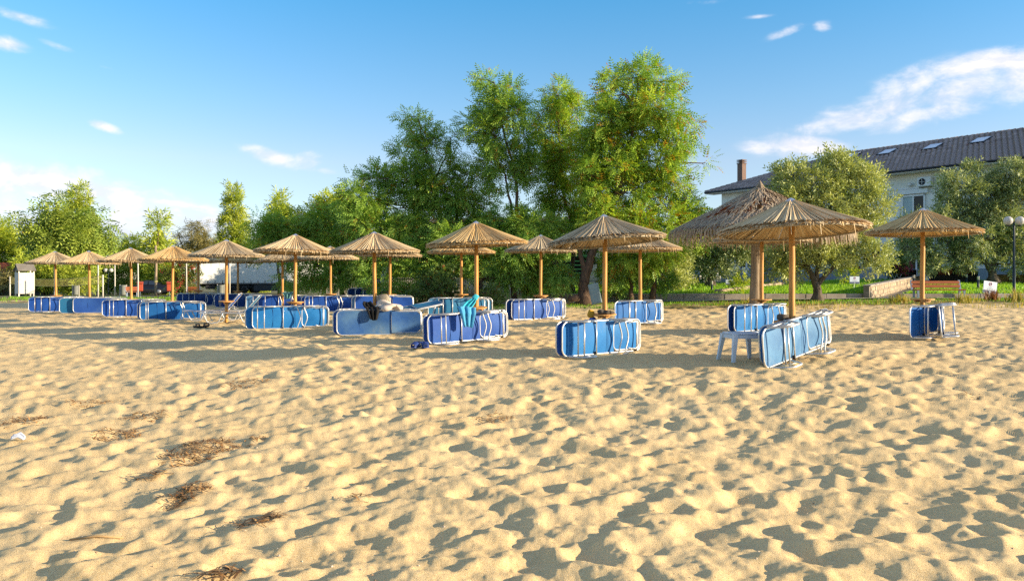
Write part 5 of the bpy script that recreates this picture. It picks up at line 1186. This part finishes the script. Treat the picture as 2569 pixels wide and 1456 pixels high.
for xv, y1_, D, lab in ((137, 662, 62, 'white pole behind the leftmost umbrella'), (246, 655, 60, 'pale blue white pole right of the second umbrella'), (288, 664, 66, 'pale pole between second and third umbrella'), (346, 655, 58, 'white pole behind the third umbrella'), (467.5, 655, 62, 'white pole before the red oleander'), (576, 655, 60, 'thin white pole in front of the trailer')):
    q = onground(xv, D); h = HC - (y1_-HZ)/F*D - q.z
    t = thing('beach_pole', lab, 'pole', q, 0, 'white poles along the far sand edge'); MB().tube([(0, 0, -.3), (.01, 0, h*.5), (0, 0, h)], [.05, .048, .042], 8).build('shaft', M_wpost, t); MB().lathe([(.05, h), (.05, h+.03), (.02, h+.05)], 8).build('cap', M_steel, t)
q = onground(391, 55); t = thing('wooden_pole', 'tall rough wooden pole with a rope knot before the black car', 'pole', q)
MB().tube([(.03, 0, -.3), (-.01, 0, 1.0), (.02, 0, 2.2), (-.02, 0, 3.55)], [.1, .09, .08, .07], 10).build('shaft', M_post, t); MB().tube([(.1*math.cos(a), .1*math.sin(a), 1.05 + .1*a/25) for a in np.linspace(0, 25, 40)], .022, 6).build('rope', M_net, t)
# car
M_paint = pm('black car paint', '#0c0e13', '#101319', 2, .18, spec=.7); M_tyre = pm('tyre rubber', '#161616', '#1e1d1c', 8, .85); M_rim = pm('alloy rim', '#a4a7a8', '#8f9394', 4, .35, metal=.6); M_cglass = pm('tinted car glass', '#1c2833', '#223040', 2, .08, spec=.8)
q = onground(369, 78); t = thing('parked_car', 'black saloon car parked behind the red bins', 'car', q, R(8))
m = MB()
def sec(x, zl, zh, w, crown): return [(x, -w, zl), (x, -w*1.02, (zl+zh)/2), (x, -w*.94, zh), (x, 0, zh+crown), (x, w*.94, zh), (x, w*1.02, (zl+zh)/2), (x, w, zl)]
ss = [sec(-2.2, .35, .55, .62, .02), sec(-2.1, .22, .68, .8, .03), sec(-1.2, .18, .85, .86, .04), sec(-.6, .18, .92, .87, .03), sec(.9, .18, .95, .87, .03), sec(1.7, .18, .96, .85, .03), sec(2.15, .25, .88, .78, .03), sec(2.25, .38, .62, .66, .02)]
vs = [p for s_ in ss for p in s_]; m.add(vs, [(i*7+k, i*7+k+1, (i+1)*7+k+1, (i+1)*7+k) for i in range(7) for k in range(6)] + [tuple(range(7)), tuple(range(55, 48, -1))], True)
body = m.build('body', M_paint, t)
m = MB(); cab = [sec(-.75, .88, .93, .80, .01), sec(-.05, .9, 1.36, .62, .04), sec(.75, .9, 1.37, .62, .04), sec(1.55, .92, .97, .78, .01)]
m.add([p for s_ in cab for p in s_], [(i*7+k, i*7+k+1, (i+1)*7+k+1, (i+1)*7+k) for i in range(3) for k in range(6)], True); m.build('cabin', M_paint, t)
for x0, x1, xa, xb in ((-.5, .28, -.1, .28), (.36, 1.25, .36, .78)):
    m = MB(); m.add([(x0, -.83, .96), (x1, -.83, .96), (xb, -.655, 1.32), (xa, -.655, 1.32)], [(0, 1, 2, 3)]); solid(m.build('side_window', M_cglass, t), .01)
for x in (-1.35, 1.3):
    for y in (-.78, .78):
        w = MB().lathe([(.12, -.1), (.31, -.1), (.33, -.06), (.33, .06), (.31, .1), (.12, .1)], 20).xf(Matrix.Translation((x, y, .32)) @ Matrix.Rotation(R(90), 4, 'X')).build('wheel', M_tyre, t)
        MB().lathe([(.05, -.112), (.2, -.108), (.2, .108), (.05, .112)], 12).xf(Matrix.Translation((x, y, .32)) @ Matrix.Rotation(R(90), 4, 'X')).build('rim', M_rim, w)
MB().bbox((-2.12, -.5, .6), (.12, .3, .12), .02).build('headlight', M_rim, t); MB().bbox((2.2, -.6, .72), (.1, .25, .14), .02).build('tail_light', M_red, t)
# bins
M_rbin = pm('faded red bin', '#a8482c', '#96402a', 4, .6); M_gbin = pm('grey metal bin', '#8b8f88', '#7b7f78', 4, .6)
for xv, lab in ((351, 'faded red litter bin left of the black car'), (425, 'faded red litter bin right of the black car')):
    q = onground(xv, 61); t = thing('litter_bin', lab, 'bin', q, R(25), 'red litter bins')
    MB().tube([(0, .18, -.1), (0, .18, 1.0)], .03, 6).build('post', M_steel, t); MB().bbox((0, 0, .72), (.42, .34, .62), .04).build('body', M_rbin, t); MB().bbox((0, -.05, 1.06), (.46, .42, .1), .03, (R(14), 0, 0)).build('lid', M_rbin, t)
for xv, D, lab in ((190, 66, 'grey bin beside the pale tree trunk'), (309, 66, 'grey bin left of the black car under the third umbrella'), (554, 62, 'grey bin under the trailer front of its wheels')):
    q = onground(xv, D); t = thing('waste_bin', lab, 'bin', q, 0, 'grey bins')
    MB().lathe([(.2, .08), (.22, .1), (.23, .82), (.25, .84), (.25, .88)], 16).build('body', M_gbin, t)
    for x in (-.27, .27): MB().box((x, 0, .45), (.05, .05, .95)).build('stand', M_wpost, t)
for xv, D, rt, lab in ((331, 60, .6, 'small brown bench behind the third umbrella pole'), (484, 57, .2, 'small brown bench before the trailer doors')):
    q = onground(xv, D); bench(q, rt, lab, .9)
# red roofed hut at the far left
M_rt = pm('red clay sheets', '#8a4a30', '#6d3824', 2, .85, stretch=(1, 5, 1)); M_hut = pm('grey blue hut wall', '#7f8c90', '#6d7a7e', 2, .85)
q = onground(30, 76); t = thing('red_roofed_hut', 'low hut with rusty red roof behind the white cabin', 'building', q, R(20))
MB().box((0, 2, .9), (6.5, 4, 1.9)).build('wall', M_hut, t)
for i in range(13): MB().add([(-3.5+i*.54, -.4, 1.75), (-3.5+i*.54+.55, -.4, 1.75), (-3.5+i*.54+.55, 2, 3.1), (-3.5+i*.54, 2, 3.1 - .03), (-3.5+i*.54, -.4, 1.68), (-3.5+i*.54+.55, -.4, 1.70), (-3.5+i*.54+.55, 2, 3.05), (-3.5+i*.54, 2, 3.0)], [(0,1,2,3), (4,7,6,5), (0,4,5,1), (1,5,6,2), (2,6,7,3), (3,7,4,0)]).build('roof_sheet', M_rt, t)
MB().add([(-3.5, 2, 3.1), (3.5, 2, 3.1), (3.5, 4.4, 1.75), (-3.5, 4.4, 1.75)], [(0,1,2,3)]).build('rear_roof', M_rt, t)
# trailer
M_curtn = pm('white trailer curtain', '#d4d6d2', '#c6c9c6', .8, .6, stretch=(1, 1, .2)); M_door = pm('grey trailer door', '#8e8f8e', '#7f807f', 2, .6); M_chas = pm('dark chassis', '#1c1d20', '#26272a', 3, .7); M_skirt = pm('charcoal side skirt', '#33373c', '#2a2e33', 2, .6)
q = onground(500, 90); t = thing('truck_trailer', 'long white curtain-sided truck trailer parked behind the umbrellas', 'trailer', q, R(27))
MB().box((6.8, 1.27, 2.52), (13.6, 2.5, 2.62)).build('curtain', M_curtn, t)
MB().box((-.03, 1.27, 2.5), (.06, 2.52, 2.7)).build('rear_door', M_door, t)
MB().box((6.8, 1.27, 3.86), (13.64, 2.54, .08)).build('roof_rail', M_door, t); MB().box((6.8, 1.27, 1.16), (13.64, 2.56, .12)).build('side_rail', M_door, t)
for x in (.06, 13.55): MB().box((x, .0, 2.5), (.1, .06, 2.7)).build('corner_post', M_door, t)
for i in range(17): MB().box((.9 + i*.78, -.02, 1.3), (.05, .03, .34)).build('strap', M_chas, t)
MB().box((6.8, 1.27, .95), (13.2, 1.0, .3)).build('chassis', M_chas, t); MB().box((8.6, .08, .62), (5.4, .05, .72)).build('side_skirt', M_skirt, t)
MB().box((1.2, .3, .75), (1.0, .5, .45)).build('toolbox', M_chas, t); MB().box((2.6, .3, .72), (1.3, .5, .4)).build('pallet_box', M_chas, t); MB().box((-.05, 1.27, .72), (.1, 2.4, .2)).build('underride_bar', M_door, t)
for x in (3.55, 4.86, 6.17)[0:3]:
    for y in (.28, 2.26):
        w = MB().lathe([(.25, -.18), (.46, -.18), (.5, -.12), (.5, .12), (.46, .18), (.25, .18)], 24).xf(Matrix.Translation((x, y, .5)) @ Matrix.Rotation(R(90), 4, 'X')).build('wheel', M_tyre, t)
        MB().lathe([(.06, -.1), (.1, -.15), (.27, -.17), (.3, -.185), (.3, .185), (.27, .17), (.1, .15), (.06, .1)], 16).xf(Matrix.Translation((x, y, .5)) @ Matrix.Rotation(R(90), 4, 'X')).build('rim', M_rim, w)
    MB().tube([(x+.6*math.cos(a), .25, .5+.6*math.sin(a)) for a in np.linspace(.1, math.pi-.1, 10)], .05, 6, flat=3).build('mudguard', M_chas, t)
# stack of spare loungers with white plastic furniture on top, under the trees
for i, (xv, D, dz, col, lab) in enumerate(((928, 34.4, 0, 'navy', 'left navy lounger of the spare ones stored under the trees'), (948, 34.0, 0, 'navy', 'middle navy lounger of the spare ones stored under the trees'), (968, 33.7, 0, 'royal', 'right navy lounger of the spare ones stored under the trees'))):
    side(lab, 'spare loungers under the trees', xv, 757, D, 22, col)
q = P(938, 722, 34.6); stool((q.x, q.y, q.z+.9), 'white plastic table turned upside down on the spare loungers', R(20), math.pi).scale = (1.9, 1.9, 1.6)
# ============================================================ debris on the sand
M_weed = pm('dry brown seaweed', '#6a4828', '#b08a58', 2, .85, island=.9)
def clump(xv, yv, wpx, hpx, n, label, seed):
    """loose strips of dry seaweed lying on the sand"""
    D = 12.0
    for _ in range(6): D = (HC - GZ(PX(xv, D), D)) * F / (yv - HZ)
    s = F/D; cx, cy = PX(xv, D), D; dd = hpx/(yv-HZ)*D; rd = random.Random(seed); m = MB()
    for i in range(int(n*.48)):
        a = rd.random()*6.28; r = rd.random()**.55; x = cx + math.cos(a)*r*wpx/s/2 + rd.gauss(0, .03); y = cy + math.sin(a)*r*dd/2 + rd.gauss(0, .03)
        z = ZS(x, y) + rd.random()*.03*(1-r) + .004; th = rd.gauss(.2, .8); L = rd.uniform(.03, .11); w = rd.uniform(.003, .008)
        c, s_ = math.cos(th), math.sin(th); tz = rd.gauss(0, .012); bx, by = x - c*L/2, y - s_*L/2; ex, ey = x + c*L/2, y + s_*L/2; z0, z1 = max(z - tz, ZS(bx, by) + .003), max(z + tz, ZS(ex, ey) + .003)
        mz = (z0+z1)/2 + .008
        m.add([(bx - s_*w, by + c*w, z0), (bx + s_*w, by - c*w, z0), (x + s_*w, y - c*w, mz), (x - s_*w, y + c*w, mz), (ex + s_*w, ey - c*w, z1), (ex - s_*w, ey + c*w, z1)], [(0, 1, 2, 3), (3, 2, 4, 5)])
    o = m.build('seaweed_clump', M_weed); tag(o, label, 'seaweed', 'dry seaweed clumps on the sand'); o['kind'] = 'stuff'; return o
for i, a in enumerate([(615, 962, 120, 26, 260, 'dry seaweed clump below the bright azure lounger'), (505, 1130, 150, 60, 620, 'largest dry seaweed clump in the left foreground'), (300, 1090, 110, 24, 220, 'dry seaweed clump left above the largest one'), (365, 1045, 120, 20, 180, 'thin dry seaweed streak above the left clumps'), (225, 1012, 110, 20, 130, 'thin seaweed streak at the left, farthest of the left clumps but one'), (50, 1060, 110, 34, 260, 'dry seaweed around the white scrap at the left edge'), (470, 1238, 100, 40, 220, 'dry seaweed clump below the largest clump'), (655, 1305, 90, 34, 150, 'seaweed with white bits in the lower left centre'), (1240, 1052, 90, 22, 120, 'small seaweed clump at the centre of the sand'), (560, 1450, 70, 18, 90, 'seaweed bits at the bottom edge'), (380, 1190, 60, 16, 60, 'small seaweed bits left of the lower clump'), (640, 1110, 40, 16, 40, 'few seaweed strands right of the largest clump'), (900, 1250, 40, 14, 22, 'few seaweed strands on the open sand near centre'), (2440, 1000, 40, 10, 24, 'few seaweed strands on the sand at right'), (1000, 835, 70, 8, 60, 'dark seaweed strands beneath the worn lounger')]): clump(*a, seed=60+i)
x, y = -2.0, 5.6
D = 7.6; q = P(45, 1062, 7.1); solid(tag(cloth([(q.x-.055, q.y, ZS(q.x-.055, q.y)+.03), (q.x, q.y+.02, ZS(q.x, q.y)+.05), (q.x+.06, q.y, ZS(q.x+.06, q.y)+.025)], [.04, .06, .03], .01, 1.5, 5, 10, 8, side=Vector((0, 1, 0)), nrm=Vector((0, 0, 1))).build('plastic_scrap', M_whf), 'crumpled white plastic scrap in seaweed at the left edge', 'litter'), .003)
q = P(245, 1370, 4.6); tag(MB().tube([(q.x-.15, q.y-.02, ZS(q.x-.15, q.y)+.012), (q.x, q.y, ZS(q.x, q.y)+.016), (q.x+.14, q.y+.01, ZS(q.x+.14, q.y)+.012)], [.006, .008, .005], 6).build('driftwood_stick', pm('bleached stick', '#b79a70', '#a08458', 5, .8)), 'thin bleached stick lying at the lower left', 'stick')
M_shell = pm('shell fragments and pebbles', '#8a6a48', '#e0d2b8', 2, .7, island=.95); m = MB(); rd = random.Random(5)
for i in range(420):
    D = 3.2 + 9*rd.random()**1.8; x = rd.uniform(-.66, .66)*D; z = ZS(x, D); s_ = rd.uniform(.003, .011)*(1 if rd.random() < .9 else 1.7); a = rd.random()*6.28
    v = [(x + math.cos(a+k*1.57)*s_*(1 if k % 2 else .6), D + math.sin(a+k*1.57)*s_*(1 if k % 2 else .6), z) for k in range(4)]
    m.add(v + [(x, D, z + s_*.7)], [(0, 1, 4), (1, 2, 4), (2, 3, 4), (3, 0, 4)])
o = m.build('shell_bits', M_shell); o['kind'] = 'stuff'; o['label'] = 'tiny shell fragments and pebbles strewn over the sand'
# dead weeds and sprigs at the right
for i, (xv, yv, D, h, mt, lab) in enumerate(((2490, 772, 29.5, .35, L_ole, 'rusty dried plant at the foot of the leaning sign'), (2545, 778, 28.5, .4, L_yel, 'yellow dry weed tuft at the far right'), (2418, 775, 28.5, .3, L_yel, 'yellow green weed tuft right of the end-on loungers'), (2258, 768, 29, .28, L_yel, 'small upright weed left of the end-on loungers'), (1881, 757, 27.4, .3, L_gry, 'dry twiggy weed at the foot of the thick grey post'))):
    x = PX(xv, D); z = GZ(x, D); n = 26; pts = np.c_[x + rng.normal(0, .16, n), D + rng.normal(0, .16, n), np.full(n, z)]
    o = blades('weed_tuft', pts, h, .022, M_dryblade if mt is not L_ole else leafmat('rust dried leaves', '#5a3a20', '#9a6434', None, .2), .6, stuff=False, per=6); tag(o, lab, 'weed', 'weeds on the sand edge')
